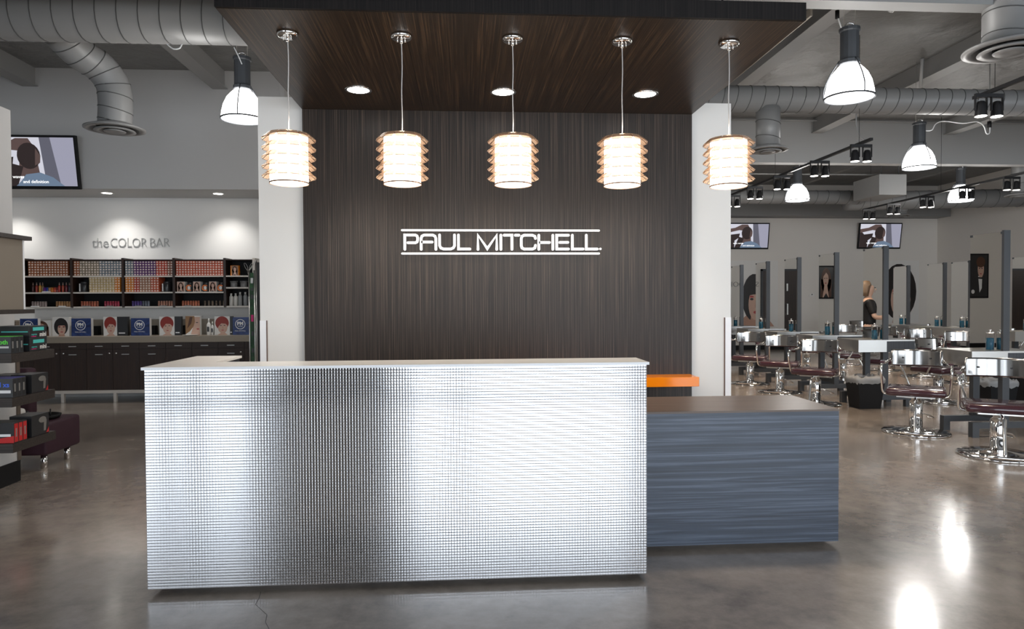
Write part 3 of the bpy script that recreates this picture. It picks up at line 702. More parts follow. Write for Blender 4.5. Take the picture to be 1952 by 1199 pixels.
# ------------------------------------------------------------------ styling stations
SXR = 5.30
def station(t, x, y, full=True):
    ZT = 2.04; D = .44
    for yy in (y, y+D-.05): MB().box((x-.035, yy, .15), (x+.035, yy+.06, .70)).build('leg', m_char, t)
    MB().box((x-.033, y, .85), (x+.033, y+.03, ZT)).build('mirror_post', m_char, t)
    MB().box((x-.018, y+.03, .853), (x+.018, y+D, ZT-.01)).build('mirror_core', m_char, t)
    for s_ in (-1, 1):
        MB().box((x+s_*.018, y+.03, .853), (x+s_*.026, y+D+.02, ZT-.012)).build('mirror', m_mirror, t)
        MB().box((x+s_*.026, y+D-.01, ZT-.035), (x+s_*.030, y+D+.02, ZT-.012)).box((x+s_*.026, y+.03, ZT-.035), (x+s_*.030, y+.05, ZT-.012)).build('mirror_clip', m_char, t)
    MB().box((x-.37, y-.02, .835), (x+.37, y+D+.04, .852)).build('worktop', m_steel, t)
    MB().box((x-.37, y-.02, .70), (x, y+D+.04, .835)).build('steel_fascia', m_steel, t)
    MB().box((x, y-.02, .70), (x+.37, y+D+.04, .835)).build('laminate_fascia', m_lamd, t)
    for yy in (y, y+D-.03):
        o = MB().box((x-.34, yy, .09), (x+.34, yy+.06, .15)).build('foot_rail', m_char, t)
        for q_ in (-.34, .27): MB().box((x+q_, yy, 0), (x+q_+.07, yy+.06, .09)).build('foot', m_char, o)
    MB().box((x-.03, y+.06, .16), (x+.03, y+D-.05, .22)).build('cross_bar', m_char, t)
def jar_make(x, y, z, label):
    t = thing('disinfectant_jar', label, 'jar', (x, y, z), 'blue disinfectant jars on the station tops')
    MB().lathe((x, y, z), [(.034, 0), (.036, .004), (.036, .165), (.034, .168)], 18).build('glass', m_jarglass, t)
    MB().lathe((x, y, z+.006), [(.0, 0), (.031, 0), (.031, .118), (0, .118)], 16).build('fluid', m_bluef, t)
    MB().lathe((x, y, z+.168), [(.038, 0), (.038, .014), (.012, .018), (.006, .024), (.011, .03), (.011, .038), (0, .04)], 18).build('lid', m_chrome, t)
    return t
st0 = None; j0 = None
ends = [6.40, 8.34, 9.49, 10.6, 11.73, 12.88]
names1 = ['nearest station with tall mirror and steel worktop at the right edge', 'station with tall mirror and dark post just behind the black waste bin', 'station with mirror in the left row, third nearest', 'station with mirror in the left row, fourth nearest', 'station with mirror in the left row, second from the far end', 'farthest station mirror in the left row, beside the white centre wall']
allst = [(SXR, y, names1[i], 'styling stations in the left row') for i, y in enumerate(ends)]
names2 = ['back row mirror station at the right edge, nearest of its row', 'back row mirror station hidden behind the nearest mirror', 'back row mirror station left of the nearest mirror', 'back row mirror station in front of the right portrait print']
allst += [(8.86, y, names2[i], 'styling stations in the back row') for i, y in enumerate((10.1, 11.5, 12.15, 13.2))]
jn = ['right of frame, on the nearest station', 'on the station behind the waste bin', 'on the third nearest station of the left row', 'on the fourth nearest station of the left row', 'on the second farthest station of the left row', 'on the farthest station of the left row', 'on the nearest station of the back row', 'on the back row station hidden behind the nearest mirror', 'on the back row station left of the nearest mirror', 'on the back row station before the right portrait']
for i, (x, y, lab, grp) in enumerate(allst):
    if st0 is None:
        st0 = thing('styling_station', lab, 'salon station', (x, y, 0), grp); station(st0, x, y)
        j0 = jar_make(x-.082, y+.11, .852, 'blue disinfectant jar '+jn[0])
    else:
        dup(st0, (x, y, 0), None, lab, grp); dup(j0, (x-.082, y+.11, .852), None, 'blue disinfectant jar '+jn[i])
# ------------------------------------------------------------------ styling chairs (front = -Y)
def chair_make(label, cat, group):
    t = thing('styling_chair', label, cat, (0, 0, 0), group)
    MB().lathe((0, 0, 0), [(0, .0), (.31, .0), (.315, .012), (.30, .022), (.20, .030), (.07, .05), (.06, .06), (0, .06)], 40).build('base_plate', m_chrome, t)
    MB().lathe((0, 0, .05), [(.062, 0), (.062, .27), (.05, .28), (.04, .285), (.04, .33), (.0, .33)], 24).build('pump_cylinder', m_chrome, t)
    MB().tube([(.05, .02, .20), (.12, .14, .17), (.16, .27, .12), (.10, .33, .12)], .007, 6, 3).build('pump_lever', m_chrome, t)
    MB().box((-.17, -.15, .37), (.17, .15, .392), .004).build('seat_plate', m_steel, t)
    MB().box((-.265, -.24, .392), (.265, .23, .468), .034).build('seat_cushion', m_vinyl, t)
    # curved back plate
    mb = MB(); N = 14; vs = []; th = .008
    for j, z in enumerate((.665, .68, .82, .835)):
        sc = .97 if j in (0, 3) else 1
        for i in range(N+1):
            a = (-1+2*i/N)*.62*sc; R = .40
            vs.append((R*math.sin(a), .235-R*(1-math.cos(a))*1.0+.012*(z-.66)/.17, z))
    vs2 = [(x, y+th, z) for x, y, z in vs]; n = N+1; F = []
    for j in range(3):
        for i in range(N):
            a = j*n+i; F.append((a, a+1, a+n+1, a+n)); b = a+len(vs); F.append((b+n, b+n+1, b+1, b))
    for i in range(N): F.append((i+1, i, i+len(vs), i+1+len(vs))); k = 3*n+i; F.append((k, k+1, k+1+len(vs), k+len(vs)))
    for j in range(3):
        k = j*n; F.append((k, k+n, k+n+len(vs), k+len(vs))); k = j*n+N; F.append((k+n, k, k+len(vs), k+n+len(vs)))
    mb.add(vs+vs2, F, True); bk = mb.build('backrest', m_steelchair, t)
    MB().cyl((-.12, .208, .75), .008, .006, 10, 'Y').cyl((.12, .208, .75), .008, .006, 10, 'Y').build('screw', m_char, bk)
    for s_ in (-1, 1):
        MB().tube([(s_*.14, .0, .382), (s_*.24, -.02, .384), (s_*.292, -.05, .41), (s_*.30, -.10, .50), (s_*.305, -.16, .62), (s_*.305, -.13, .69), (s_*.30, -.02, .705), (s_*.29, .10, .70), (s_*.26, .19, .71), (s_*.22, .215, .75)], .0125, 10, 4).build('arm_tube', m_chrome, t)
        MB().box((s_*.30-.022, -.10, .708), (s_*.30+.022, .08, .728), .008).build('arm_pad', m_vinyl, t)
    MB().tube([(0, -.10, .375), (0, -.22, .365), (0, -.27, .33), (0, -.36, .10), (0, -.37, .065)], .013, 10, 4).build('footrest_stem', m_chrome, t)
    MB().tube([(-.17, -.35, .055), (-.12, -.385, .055), (.12, -.385, .055), (.17, -.35, .055)], .013, 10, 3).build('footrest_bar', m_chrome, t)
    return t
m_steelchair = mat('polished steel back', (.33, .32, .31), .14, 1)
ch0 = chair_make('x', 'salon chair', 'plum salon chairs')
def put(c0, px_, d, rz, lab, X=None):
    r = ray(px_, 600); x = r.x/r.y*d if X is None else X
    if c0.get('used'): return dup(c0, (x, d, 0), rz, lab)
    c0.location = (x, d, 0); c0.rotation_euler = (0, 0, rz); c0['label'] = lab; return c0
L1 = [(1905, 5.66, -.55, 'nearest plum salon chair on a round chrome base, at the right edge'),
      (1747, 6.71, -.62, 'plum salon chair between the waste bin and the nearest station'),
      (1556, 8.66, -.70, 'plum salon chair just behind the corner of the low counter'),
      (1487, 9.78, -.55, 'plum salon chair second from the white centre wall'),
      (1430, 10.82, -.5, 'plum salon chair beside the white centre wall'),
      (1790, 8.7, .35, 'plum salon chair behind the chair near the waste bin'),]
first = True
for (xp, d, rz, lab) in L1:
    r = ray(xp, 600); x = r.x/r.y*d
    if first: ch0.location = (x, d, 0); ch0.rotation_euler = (0, 0, rz); ch0['label'] = lab; first = False
    else: dup(ch0, (x, d, 0), rz, lab)
far = [(6.3, 10.0, .8, 'plum salon chair seen under the steel worktops, nearest of the far side'), (6.3, 11.1, 1.2, 'plum salon chair seen under the worktops, middle of the far side'), (6.3, 12.3, .9, 'plum salon chair seen under the worktops, farthest of the far side'),
       (7.95, 10.5, -.5, 'salon chair with steel back in front of the back row, nearest the right'), (7.95, 11.5, -.3, 'salon chair with steel back in front of the back row, second one'), (7.95, 12.6, -.6, 'salon chair with steel back in front of the back row, third one'), (7.9, 13.8, -.4, 'salon chair with steel back in front of the back row, farthest one'),
       (9.8, 11.7, .8, 'salon chair behind the back row mirrors, nearer one'), (9.9, 13.6, .7, 'salon chair behind the back row mirrors, farther one'), (9.7, 16.2, .2, 'lone salon chair deep in the salon near the back wall')]
for x, y, rz, lab in far: dup(ch0, (x, y, 0), rz, lab)

# waste bins
def bin_(label, x, y, s=1):
    t = thing('waste_bin', label, 'waste bin', (x, y, 0), 'black waste bins')
    mb = MB(); h = .36*s
    lo = [(-.135, -.12), (.135, -.12), (.135, .12), (-.135, .12)]; hi = [(-.175, -.15), (.175, -.15), (.175, .15), (-.175, .15)]
    vs = [(x+a, y+b, 0) for a, b in lo]+[(x+a, y+b, h) for a, b in hi]+[(x+a*.93, y+b*.93, h) for a, b in hi]+[(x+a*.93, y+b*.93, .02) for a, b in lo]
    F = [(3, 2, 1, 0)]+[(i, (i+1) % 4, (i+1) % 4+4, i+4) for i in range(4)]+[(i+4, (i+1) % 4+4, (i+1) % 4+8, i+8) for i in range(4)]+[(i+8, (i+1) % 4+8, (i+1) % 4+12, i+12) for i in range(4)]+[(12, 13, 14, 15)]
    mb.add(vs, F, False).build('bin_body', m_black, t)
    mb = MB(); N = 40; rows = []
    for k, (zz, sc) in enumerate(((h-.045, 1.02), (h-.01, 1.05), (h+.015, 1.04), (h+.045, .92), (h+.01, .8), (h-.08, .78))):
        for i in range(N):
            a = 2*PI*i/N; cx = max(-1, min(1, 1.35*math.cos(a))); cy = max(-1, min(1, 1.35*math.sin(a)))
            jit = random.uniform(-.012, .012) if k in (0, 2, 3, 4) else 0
            mb.v.append(Vector((x+cx*.178*sc+jit, y+cy*.153*sc+jit, zz+random.uniform(-.018, .018)*(k in (0, 3)))))
    for k in range(5):
        for i in range(N): mb.f.append((k*N+i, k*N+(i+1) % N, (k+1)*N+(i+1) % N, (k+1)*N+i)); mb.m.append(0); mb.sm.append(True)
    mb.build('bin_liner', m_liner, t)
m_liner = mat('cloudy bin liner', (.75, .75, .75), .2, trans=.6, ior=1.05)
r = onz(1658, 778, 0); bin_('black waste bin with clear liner among the salon chairs', r.x-.03, r.y+.06)
r = ray(1898, 600); bin_('black waste bin with clear liner behind the nearest chair', r.x/r.y*7.85, 7.85)
# trolley behind right edge
tr = thing('black_trolley', 'small black storage trolley at the far right edge behind the chairs', 'trolley', (0, 0, 0))
r = ray(1952, 600); tx_ = r.x/r.y*7.95+.15
MB().box((tx_-.08, 7.9, .06), (tx_+.25, 8.25, .46), .006).build('cabinet', m_black, tr)
mb = MB()
for a in (-.05, .21):
    for b in (7.93, 8.2): mb.lathe((tx_+a, b, .03), [(0, -.03), (.025, -.02), (.03, 0), (.025, .02), (0, .03)], 10)
mb.box((tx_-.06, 7.92, .03), (tx_-.04, 7.95, .06)); mb.build('caster', m_char, tr)

# ------------------------------------------------------------------ person (seen in the mirror)
def person():
    X, Y = 3.75, 11.2
    t = thing('person', 'person with light brown hair in a dark top, seen reflected in a mirror', 'person', (X, Y, 0))
    def skin(name, verts, edges, radii, m, sub=2):
        me = bpy.data.meshes.new(name); me.from_pydata([Vector(v) for v in verts], edges, []); me.materials.append(m)
        o = bpy.data.objects.new(name, me); C.objects.link(o); o.parent = t
        sk = o.modifiers.new('s', 'SKIN'); sk.use_smooth_shade = True
        ly = me.skin_vertices[0].data if me.skin_vertices else None
        if ly is None:
            bm = bmesh.new(); bm.from_mesh(me); bm.verts.layers.skin.verify(); bm.to_mesh(me); bm.free(); ly = me.skin_vertices[0].data
        for i, r in enumerate(radii): ly[i].radius = (r, r) if not isinstance(r, tuple) else r; ly[i].use_root = (i == 0)
        s2 = o.modifiers.new('d', 'SUBSURF'); s2.levels = sub; s2.render_levels = sub
        return o
    V = [(0, 0, .90), (0, .0, 1.05), (0, -.01, 1.2), (0, 0, 1.32), (0, 0, 1.40), (0, -.01, 1.46), (0, -.02, 1.54), (0, -.01, 1.62),
         (.17, 0, 1.31), (.24, -.06, 1.06), (.18, -.26, 1.06), (.16, -.34, 1.10),
         (-.17, 0, 1.31), (-.26, -.03, 1.05), (-.24, -.18, .86), (-.23, -.25, .80),
         (.09, 0, .84), (.10, -.02, .47), (.10, .01, .08), (.11, -.12, .04), (-.09, 0, .84), (-.10, -.02, .47), (-.10, .01, .08), (-.11, -.12, .04)]
    E = [(0, 1), (1, 2), (2, 3), (3, 4), (4, 5), (5, 6), (6, 7), (3, 8), (8, 9), (9, 10), (10, 11), (3, 12), (12, 13), (13, 14), (14, 15), (0, 16), (16, 17), (17, 18), (18, 19), (0, 20), (20, 21), (21, 22), (22, 23)]
    Rr = [(.15, .11), (.13, .10), (.15, .11), (.12, .09), .05, (.06, .07), (.078, .095), (.055, .07), .055, .042, .033, .032, .055, .042, .033, .032, .085, .058, .038, .035, .085, .058, .038, .035]
    body = skin('body', V, E, Rr, mat('person skin', (.5, .32, .24), .5))
    def fing(hx, hy, hz, s_):
        pass
    # clothing shells
    TV = [(0, 0, .84), (0, 0, 1.06), (0, -.01, 1.2), (0, 0, 1.33), (.17, 0, 1.315), (.235, -.05, 1.10), (-.17, 0, 1.315), (-.255, -.03, 1.10)]
    skin('dark_top', TV, [(0, 1), (1, 2), (2, 3), (3, 4), (4, 5), (3, 6), (6, 7)], [(.18, .14), (.165, .13), (.175, .135), (.14, .11), .072, .058, .072, .058], m_black)
    PV = [(0, 0, .92), (.09, 0, .83), (.10, -.02, .47), (.10, .01, .10), (-.09, 0, .83), (-.10, -.02, .47), (-.10, .01, .10)]
    skin('trousers', PV, [(0, 1), (1, 2), (2, 3), (0, 4), (4, 5), (5, 6)], [(.16, .12), .098, .072, .055, .098, .072, .055], m_char)
    mb = MB()
    mb.lathe((0, .0, 1.56), [(0, .125), (.05, .115), (.085, .08), (.1, .02), (.098, -.06), (.08, -.14), (.0, -.14)], 20)
    for i, v in enumerate(mb.v):
        if v.y < -.03: mb.v[i] = Vector((v.x, v.y*.6+.01, max(v.z, 1.60)))
        else: mb.v[i] = Vector((v.x, v.y+.03, v.z))
    hr = MB(); hr.v = mb.v; hr.f = mb.f; hr.m = mb.m; hr.sm = mb.sm
    WL[t.name] = Vector((0, 0, 0)); hr.build('hair', mat('light brown hair', (.20, .13, .08), .5), t)
    for s_, hx, hy, hz in ((1, .16, -.34, 1.10), (-1, -.23, -.25, .80)):
        d = Vector((0, -.9, .3 if s_ > 0 else -.5)).normalized()
        for k in range(4):
            p0 = Vector((hx+(k-1.5)*.018, hy, hz)); l = [.07, .08, .076, .06][k]
            fg = MB().tube([p0, p0+d*.05, p0+d*(.05+l*.5)+Vector((0, 0, -.01)), p0+d*(.05+l)+Vector((0, 0, -.03))], [.011, .0095, .009, .007], 8, 2)
            fg.build('finger', body.data.materials[0], t)
        p0 = Vector((hx-s_*.02, hy-.01, hz)); MB().tube([p0, p0+Vector((-s_*.03, -.03, .005)), p0+Vector((-s_*.035, -.06, -.005))], [.012, .011, .008], 8, 2).build('thumb', body.data.materials[0], t)
    mb = MB(); mb.lathe((-.03, -.105, 1.56), [(0, -.008), (.012, 0), (0, .008)], 8).lathe((.03, -.105, 1.56), [(0, -.008), (.012, 0), (0, .008)], 8); mb.build('eye', m_eye, t)
    MB().lathe((0, -.118, 1.525), [(0, .03), (.008, .01), (.014, -.005), (0, -.012)], 8).build('nose', body.data.materials[0], t)
    MB().box((-.022, -.108, 1.487), (.022, -.1, 1.497), .003).build('mouth', m_lip, t)
    t.rotation_euler = (0, 0, -1.2)
person()

# ================================================================== COLOUR BAR
for i, xp in enumerate((36, 234, 434)):
    c = onz(xp, 376.5, 2.90)
    t = thing('recessed_downlight', 'small recessed downlight in the colour bar soffit, %s' % ['at the left edge', 'left of middle', 'near the centre wall'][i], 'downlight', (c.x, 9.95, 2.90), 'colour bar downlights')
    MB().lathe((c.x, 9.95, 2.892), [(.062, .004), (.066, 0), (.085, 0), (.086, .008)], 24).build('trim_ring', m_whitegl, t)
    MB().lathe((c.x, 9.95, 2.893), [(0, 0), (.062, 0), (.062, .003), (0, .003)], 24).build('lens', m_bulb, t)
    light('downlight_beam', 'SPOT', (c.x, 10.0, 2.88), 34, (1, .97, .93), .05, spot=1.9, blend=.9, rot=(.12, 0, 0))
YS = 10.12
def SX(px): return at(px, 540, YS).x
def SZ(py, px=250): return at(px, py, YS).z
un = thing('shelving_unit', 'dark wall shelving unit with white shelf edges above the colour bar counter', 'shelving', (SX(250), 10.4, SZ(584)))
zt_, zb_ = SZ(494.5), SZ(584.5)
divs = [40, 136.5, 234.5, 331.5, 428.5, 484]
MB().box((SX(40), 10.40, zb_), (SX(484), 10.419, zt_)).build('back_panel', m_black, un)
MB().box((SX(40), YS+.01, zt_-.012), (SX(484), 10.40, zt_)).build('top_panel', m_cabwood, un)
for d_ in divs:
    x = SX(d_); MB().box((x-.017, YS-.005, zb_-.005), (x+.017, 10.40, zt_+.02)).build('divider', m_cabwood if d_ < 480 else m_shelfwhite, un)
shelfz = {}
for b in range(5):
    x0 = SX(divs[b])+.0175; x1 = SX(divs[b+1])-.0175
    rows = (525.5, 556.5, 584) if b < 4 else (525.5, 548, 584)
    for k, yy in enumerate(rows):
        z = SZ(yy); MB().box((x0, YS, z-.02), (x1, 10.40, z)).build('shelf', m_shelfwhite, un); shelfz[(b, k)] = z
# ---- hair colour cartons in a grid
def carton_mesh():
    mb = MB(); s_ = .0175; h_ = .0168
    mb.mi = 0; mb.box((-s_, 0, 0), (s_, .20, 2*h_))
    mb.mi = 1; mb.face([(.0135*math.cos(2*PI*i/6+PI/6)*1.0, -.0008, h_+.0105*math.sin(2*PI*i/6+PI/6)) for i in range(6)])
    return mb
cmm = carton_mesh(); me0 = None
m_cap = mat('pale carton print', (.66, .58, .52), .4)
OB = ('orange brown', (.30, .085, .025)); TN = ('tan grey', (.26, .21, .15)); GY = ('blue grey', (.17, .20, .23)); PU = ('purple', (.11, .03, .14)); RD = ('red', (.50, .06, .03)); RO = ('orange red', (.52, .085, .035)); BR = ('rust brown', (.22, .07, .04))
YE = ('pale yellow', (.62, .47, .24)); OR = ('bright orange', (.75, .25, .03)); CR = ('coral red', (.55, .10, .04)); LR = ('light rust', (.40, .2, .12))
def cols(*a): return [c for c, n in a for _ in range(n)]
grids = [(0, 0, 55.5, cols((OB, 16)), 'top', 'first'), (1, 0, 142.5, cols((OB, 2), (TN, 7), (GY, 9)), 'top', 'second'), (2, 0, 240.5, cols((GY, 3), (PU, 8), (RD, 4), (BR, 2)), 'top', 'third'),
         (3, 0, 337.5, cols((RO, 18)), 'top', 'fourth'), (1, 1, 171.5, cols((YE, 9), (OR, 3)), 'middle', 'second'), (2, 1, 240.5, cols((OR, 3), (RD, 2), (LR, 4), (CR, 3)), 'middle', 'third')]
count = 0; rest = MB(); rest_m = [m_cap]; proto = None; nbox = 0
for b, k, px0, cl_, shelf, bay in grids:
    z0 = shelfz[(b, k)]; x0 = SX(px0)
    for ci, (cn, cc) in enumerate(cl_):
        x = x0+ci*.0388
        if x+.018 > SX(divs[b+1])-.018: continue
        for ri in range(6):
            z = z0+ri*.0352; jit = random.uniform(0, .006); f = random.uniform(.85, 1.15)
            if count < 300:
                if proto is None: proto = cmm.build('hair_colour_carton', [m_black, m_cap]); o = proto
                else: o = proto.copy(); C.objects.link(o)
                o.location = (x, YS+.012+jit, z)
                o.material_slots[0].link = 'OBJECT'; o.material_slots[0].material = cmat(tuple(round(c*(1, .9, 1.1)[(ci+ri) % 3], 3) for c in cc))
                tag(o, '%s hair colour carton, %s up from the %s shelf, %s column, %s bay' % (cn, ORD[ri+1], shelf, ORD[ci+1], bay), 'carton', '%s hair colour cartons, %s shelf' % (cn, shelf))
                count += 1
            else:
                m_ = cmat(cc)
                if m_ not in rest_m: rest_m.append(m_)
                idx = rest_m.index(m_)
                for fc, mi_ in zip(cmm.f, cmm.m):
                    n = len(rest.v); rest.v += [cmm.v[i]+Vector((x, YS+.012+jit, z)) for i in fc]; rest.f.append(tuple(range(n, n+len(fc)))); rest.m.append(0 if mi_ else idx); rest.sm.append(False)
ro = rest.build('hair_colour_cartons', rest_m, norm=False)
tag(ro, 'remaining packed rows of hair colour cartons in the second, third and fourth bays', 'cartons', None, 'stuff')
# ---- bottles and tubs
def bottle(name, label, cat, grp, x, z, prof, color, capprof=None, capcol=(.6, .58, .55), y=YS+.07, n=12, labelband=None):
    t = thing(name, label, cat, (x, y, z), grp)
    MB().lathe((x, y, z), prof, n).build('container', cmat(color, .25), t)
    if capprof: MB().lathe((x, y, z), capprof, n).build('cap', cmat(capcol, .3), t)
    if labelband: MB().lathe((x, y, z), [(prof[1][0]+.0006, labelband[0]), (prof[1][0]+.0006, labelband[1])], n).build('label_band', cmat(labelband[2]), t)
    return t
TALL = [(.014, 0), (.0165, .004), (.0165, .085), (.010, .10), (0, .10)]; TCAP = [(.008, .10), (.008, .112), (.003, .14), (0, .141)]
SMALL = [(.0135, 0), (.015, .003), (.015, .062), (0, .062)]; SCAP = [(.0135, .062), (.0135, .076), (0, .077)]
def pos(i, n): return '%s from the left' % ORD[i+1]
z = shelfz[(0, 1)]
for i, (xp, cn, cc) in enumerate(((57, 'dark brown', (.06, .02, .02)), (64, 'red', (.30, .03, .02)), (70.5, 'amber yellow', (.62, .30, .05)), (75.5, 'olive brown', (.2, .12, .05)), (107.5, 'bright red', (.38, .03, .02)), (114.5, 'orange red', (.40, .07, .04)), (121, 'wine red', (.16, .02, .03)), (127, 'blue black', (.03, .03, .05)), (132, 'dark grey', (.05, .05, .06)))):
    bottle('nozzle_bottle', '%s nozzle bottle on the middle shelf of the first bay, %s' % (cn, pos(i, 9)), 'bottle', 'nozzle bottles in the first bay', SX(xp), z, TALL, cc, TCAP, (.3, .2, .17))
for i, (xp, cn, cc) in enumerate(((79.5, 'purple', (.14, .03, .25)), (84.5, 'blue', (.03, .06, .3)), (89, 'tan', (.4, .25, .12)), (94, 'orange', (.62, .2, .04)), (99.5, 'coral', (.6, .09, .05)), (103.5, 'maroon', (.2, .03, .03)))):
    bottle('colour_tub', '%s small tub between the nozzle bottles in the first bay' % cn, 'tub', 'small tubs in the first bay', SX(xp), z, [(.015, 0), (.0185, .004), (.0185, .06), (0, .06)], cc, [(.017, .06), (.017, .07), (0, .07)], tuple(c*.7 for c in cc))
sets = [(0, 56, 6, ('silver pink', (.40, .32, .30)), 'left group'), (0, 102.5, 7, ('golden tan', (.48, .26, .12)), 'right group'), (1, 150.5, 7, ('salmon red', (.50, .15, .09)), 'left group'), (1, 195.5, 6, ('crimson', (.45, .06, .10)), 'right group'),
        (2, 248.5, 4, ('violet', (.12, .08, .28)), 'left group'), (2, 268.5, 3, ('slate grey', (.16, .18, .22)), 'left group end'), (2, 298.5, 6, ('peach', (.48, .24, .17)), 'right group'), (3, 344.5, 7, ('coral orange', (.52, .17, .10)), 'left group'), (3, 387, 6, ('taupe', (.16, .12, .09)), 'right group')]
for b, px0, n, (cn, cc), gname in sets:
    z = shelfz[(b, 2)]; w_ = 5.0 if cn != 'taupe' else 7.2
    for i in range(n):
        f = .8+.4*(i % 3)/2
        bottle('toner_bottle', '%s small bottle, bottom shelf, %s bay %s, %s' % (cn, ORD[b+1], gname, pos(i, n)), 'bottle', '%s bottles on the bottom shelf' % cn, SX(px0+i*w_), z, SMALL, tuple(c*f for c in cc), SCAP, tuple(c*.85 for c in cc))
for b, xp, nm in ((1, 155.5, 'second'), (2, 314, 'third')):
    x = SX(xp); z = shelfz[(b, 1)]
    t = thing('black_canister', 'black canister with pale label on the middle shelf of the %s bay' % nm, 'canister', (x, YS+.08, z), 'black canisters')
    MB().lathe((x, YS+.08, z), [(.05, 0), (.052, .004), (.052, .125), (.048, .13), (.05, .135), (.05, .15), (0, .152)], 24).build('container', m_boxblack, t)
    MB().box((x-.05, YS+.03, z+.01), (x-.038, YS+.05, z+.12)).build('label', m_wtext, t)
z = shelfz[(3, 1)]
for i, xp in enumerate((343, 373.5, 404)):
    x = SX(xp); t = thing('portrait_carton', 'portrait fronted carton on the middle shelf of the fourth bay, %s' % pos(i, 3), 'carton', (x, YS, z), 'portrait cartons in the fourth bay')
    MB().box((x-.052, YS+.03, z), (x+.052, YS+.12, z+.145)).build('carton', m_card, t); mb = MB(); portrait(mb, x-.05, x+.05, z+.003, z+.142, YS+.029, 5, 'long', 1); mb.build('print', PM_, t, norm=False)
for i, xp in enumerate((358, 389, 418.5)):
    x = SX(xp); t = thing('orange_ring_jar', 'dark jar with an orange ring print in the fourth bay, %s' % pos(i, 3), 'jar', (x, YS, z), 'orange ring jars')
    MB().lathe((x, YS+.09, z), [(.048, 0), (.05, .004), (.05, .10), (.04, .112), (.042, .115), (.042, .14), (0, .141)], 24).build('container', m_boxblack, t)
    mb = MB(); n = 28
    for k in range(n-7):
        a0 = .75+2*PI*k/n; a1 = .75+2*PI*(k+1)/n
        mb.face([(x+r_*math.cos(a), YS+.036, z+.055+r_*math.sin(a)) for r_, a in ((.028, a0), (.046, a0), (.046, a1), (.028, a1))])
    mb.build('ring_print', cmat((.72, .17, .03)), t, norm=False)
    MB().ell(x, z+.055, .02, .028, YS+.0365).build('pale_print', m_card, t, norm=False)
z = shelfz[(4, 0)]; x = SX(446); t = thing('portrait_carton', 'portrait fronted carton alone on the top shelf of the fifth bay', 'carton', (x, YS, z))
MB().box((x-.055, YS+.03, z), (x+.055, YS+.1, z+.145)).build('carton', m_orange, t); mb = MB(); portrait(mb, x-.045, x+.054, z+.003, z+.142, YS+.029, 5, 'long', 6); mb.build('print', PM_, t, norm=False)
wk = thing('wire_whisk', 'pair of wire whisks standing on the top shelf by the tall rack', 'whisk', (SX(472), YS+.05, z))
for s_ in (-1, 1):
    mb = MB(); x = SX(472)
    mb.tube([(x, YS+.05, z+.0), (x+s_*.015, YS+.05, z+.07)], .004, 6)
    for q_ in (-1, 1): mb.tube([(x+s_*.015, YS+.05, z+.07), (x+s_*.03+q_*.018, YS+.05, z+.12), (x+s_*.05+q_*.012, YS+.05, z+.17), (x+s_*.05, YS+.05, z+.18)], .0022, 5, 3)
    mb.build('wire_loop', m_steel, wk)
z = shelfz[(4, 1)]
for i, xp in enumerate((442, 461, 478)):
    bottle('grey_tub', 'wide grey lidded tub on the middle shelf of the fifth bay, %s' % pos(i, 3), 'tub', 'grey tubs in the fifth bay', SX(xp), z, [(.042, 0), (.047, .005), (.050, .07), (0, .07)], (.20, .20, .20), [(.054, .07), (.054, .09), (0, .092)], (.16, .16, .16), YS+.09, 20)
z = shelfz[(4, 2)]
for i, (xp, cn, cc, h) in enumerate(((436.5, 'white', (.62, .60, .56), 1), (445, 'white', (.62, .60, .56), 1), (453.5, 'grey', (.30, .31, .31), 1.1), (463.5, 'grey', (.26, .27, .28), 1.1), (472.5, 'pale', (.42, .42, .42), 1.0), (480.5, 'pale', (.42, .42, .42), 1.0))):
    bottle('shampoo_bottle', '%s shampoo bottle on the bottom shelf of the fifth bay, %s' % (cn, pos(i, 6)), 'bottle', 'shampoo bottles in the fifth bay', SX(xp), z, [(.026, 0), (.029, .004), (.029, .125*h), (.016, .15*h), (0, .15*h)], cc, [(.014, .15*h), (.014, .18*h), (0, .181*h)], (.6, .6, .58), YS+.09, 16)
for i, (b, k, xp, w_) in enumerate(((0, 1, 87, .10), (0, 2, 65, .10), (0, 2, 117, .09), (1, 2, 163, .10), (1, 2, 208, .08), (2, 2, 262, .08), (2, 2, 310, .09), (3, 2, 357, .09))):
    x = SX(xp); z = shelfz[(b, k)]
    tag(MB().box((x-w_/2, YS-.002, z+.0), (x+w_/2, YS+.03, z+.012)).build('shelf_label', m_wtext if i < 3 else cmat((.2, .2, .2))), 'small strip label on the %s shelf edge of the %s bay, %s' % (['top', 'middle', 'bottom'][k], ORD[b+1], ['under tubs', 'under silver pink bottles', 'under golden bottles', 'under salmon bottles', 'under crimson bottles', 'under violet bottles', 'under peach bottles', 'under coral bottles'][i]), 'label', 'shelf edge labels')
# ---- lettering
c0 = at(176, 470, 10.4); tx = MB(); c1 = at(323, 470, 10.4)
lt = thing('raised_lettering', 'thin grey raised lettering on the wall above the colour bar shelves', 'lettering', (c0.x, 10.41, c0.z))
m_lt = mat('silver lettering', (.46, .46, .45), .35, .2)
for wd_, f0, f1 in (('the', 0, .205), ('COLOR', .235, .70), ('BAR', .745, 1.0)):
    tx = MB(); xa = c0.x+(c1.x-c0.x)*f0; text_into(tx, wd_, .195, (xa, 10.412, c0.z-.005), depth=.006, offset=-.0035, spacing=.95)
    xm = min(v.x for v in tx.v); k = (c1.x-c0.x)*(f1-f0)/(max(v.x for v in tx.v)-xm)
    for v in tx.v: v.x = xa+(v.x-xm)*k
    tx.build('word', m_lt, lt)
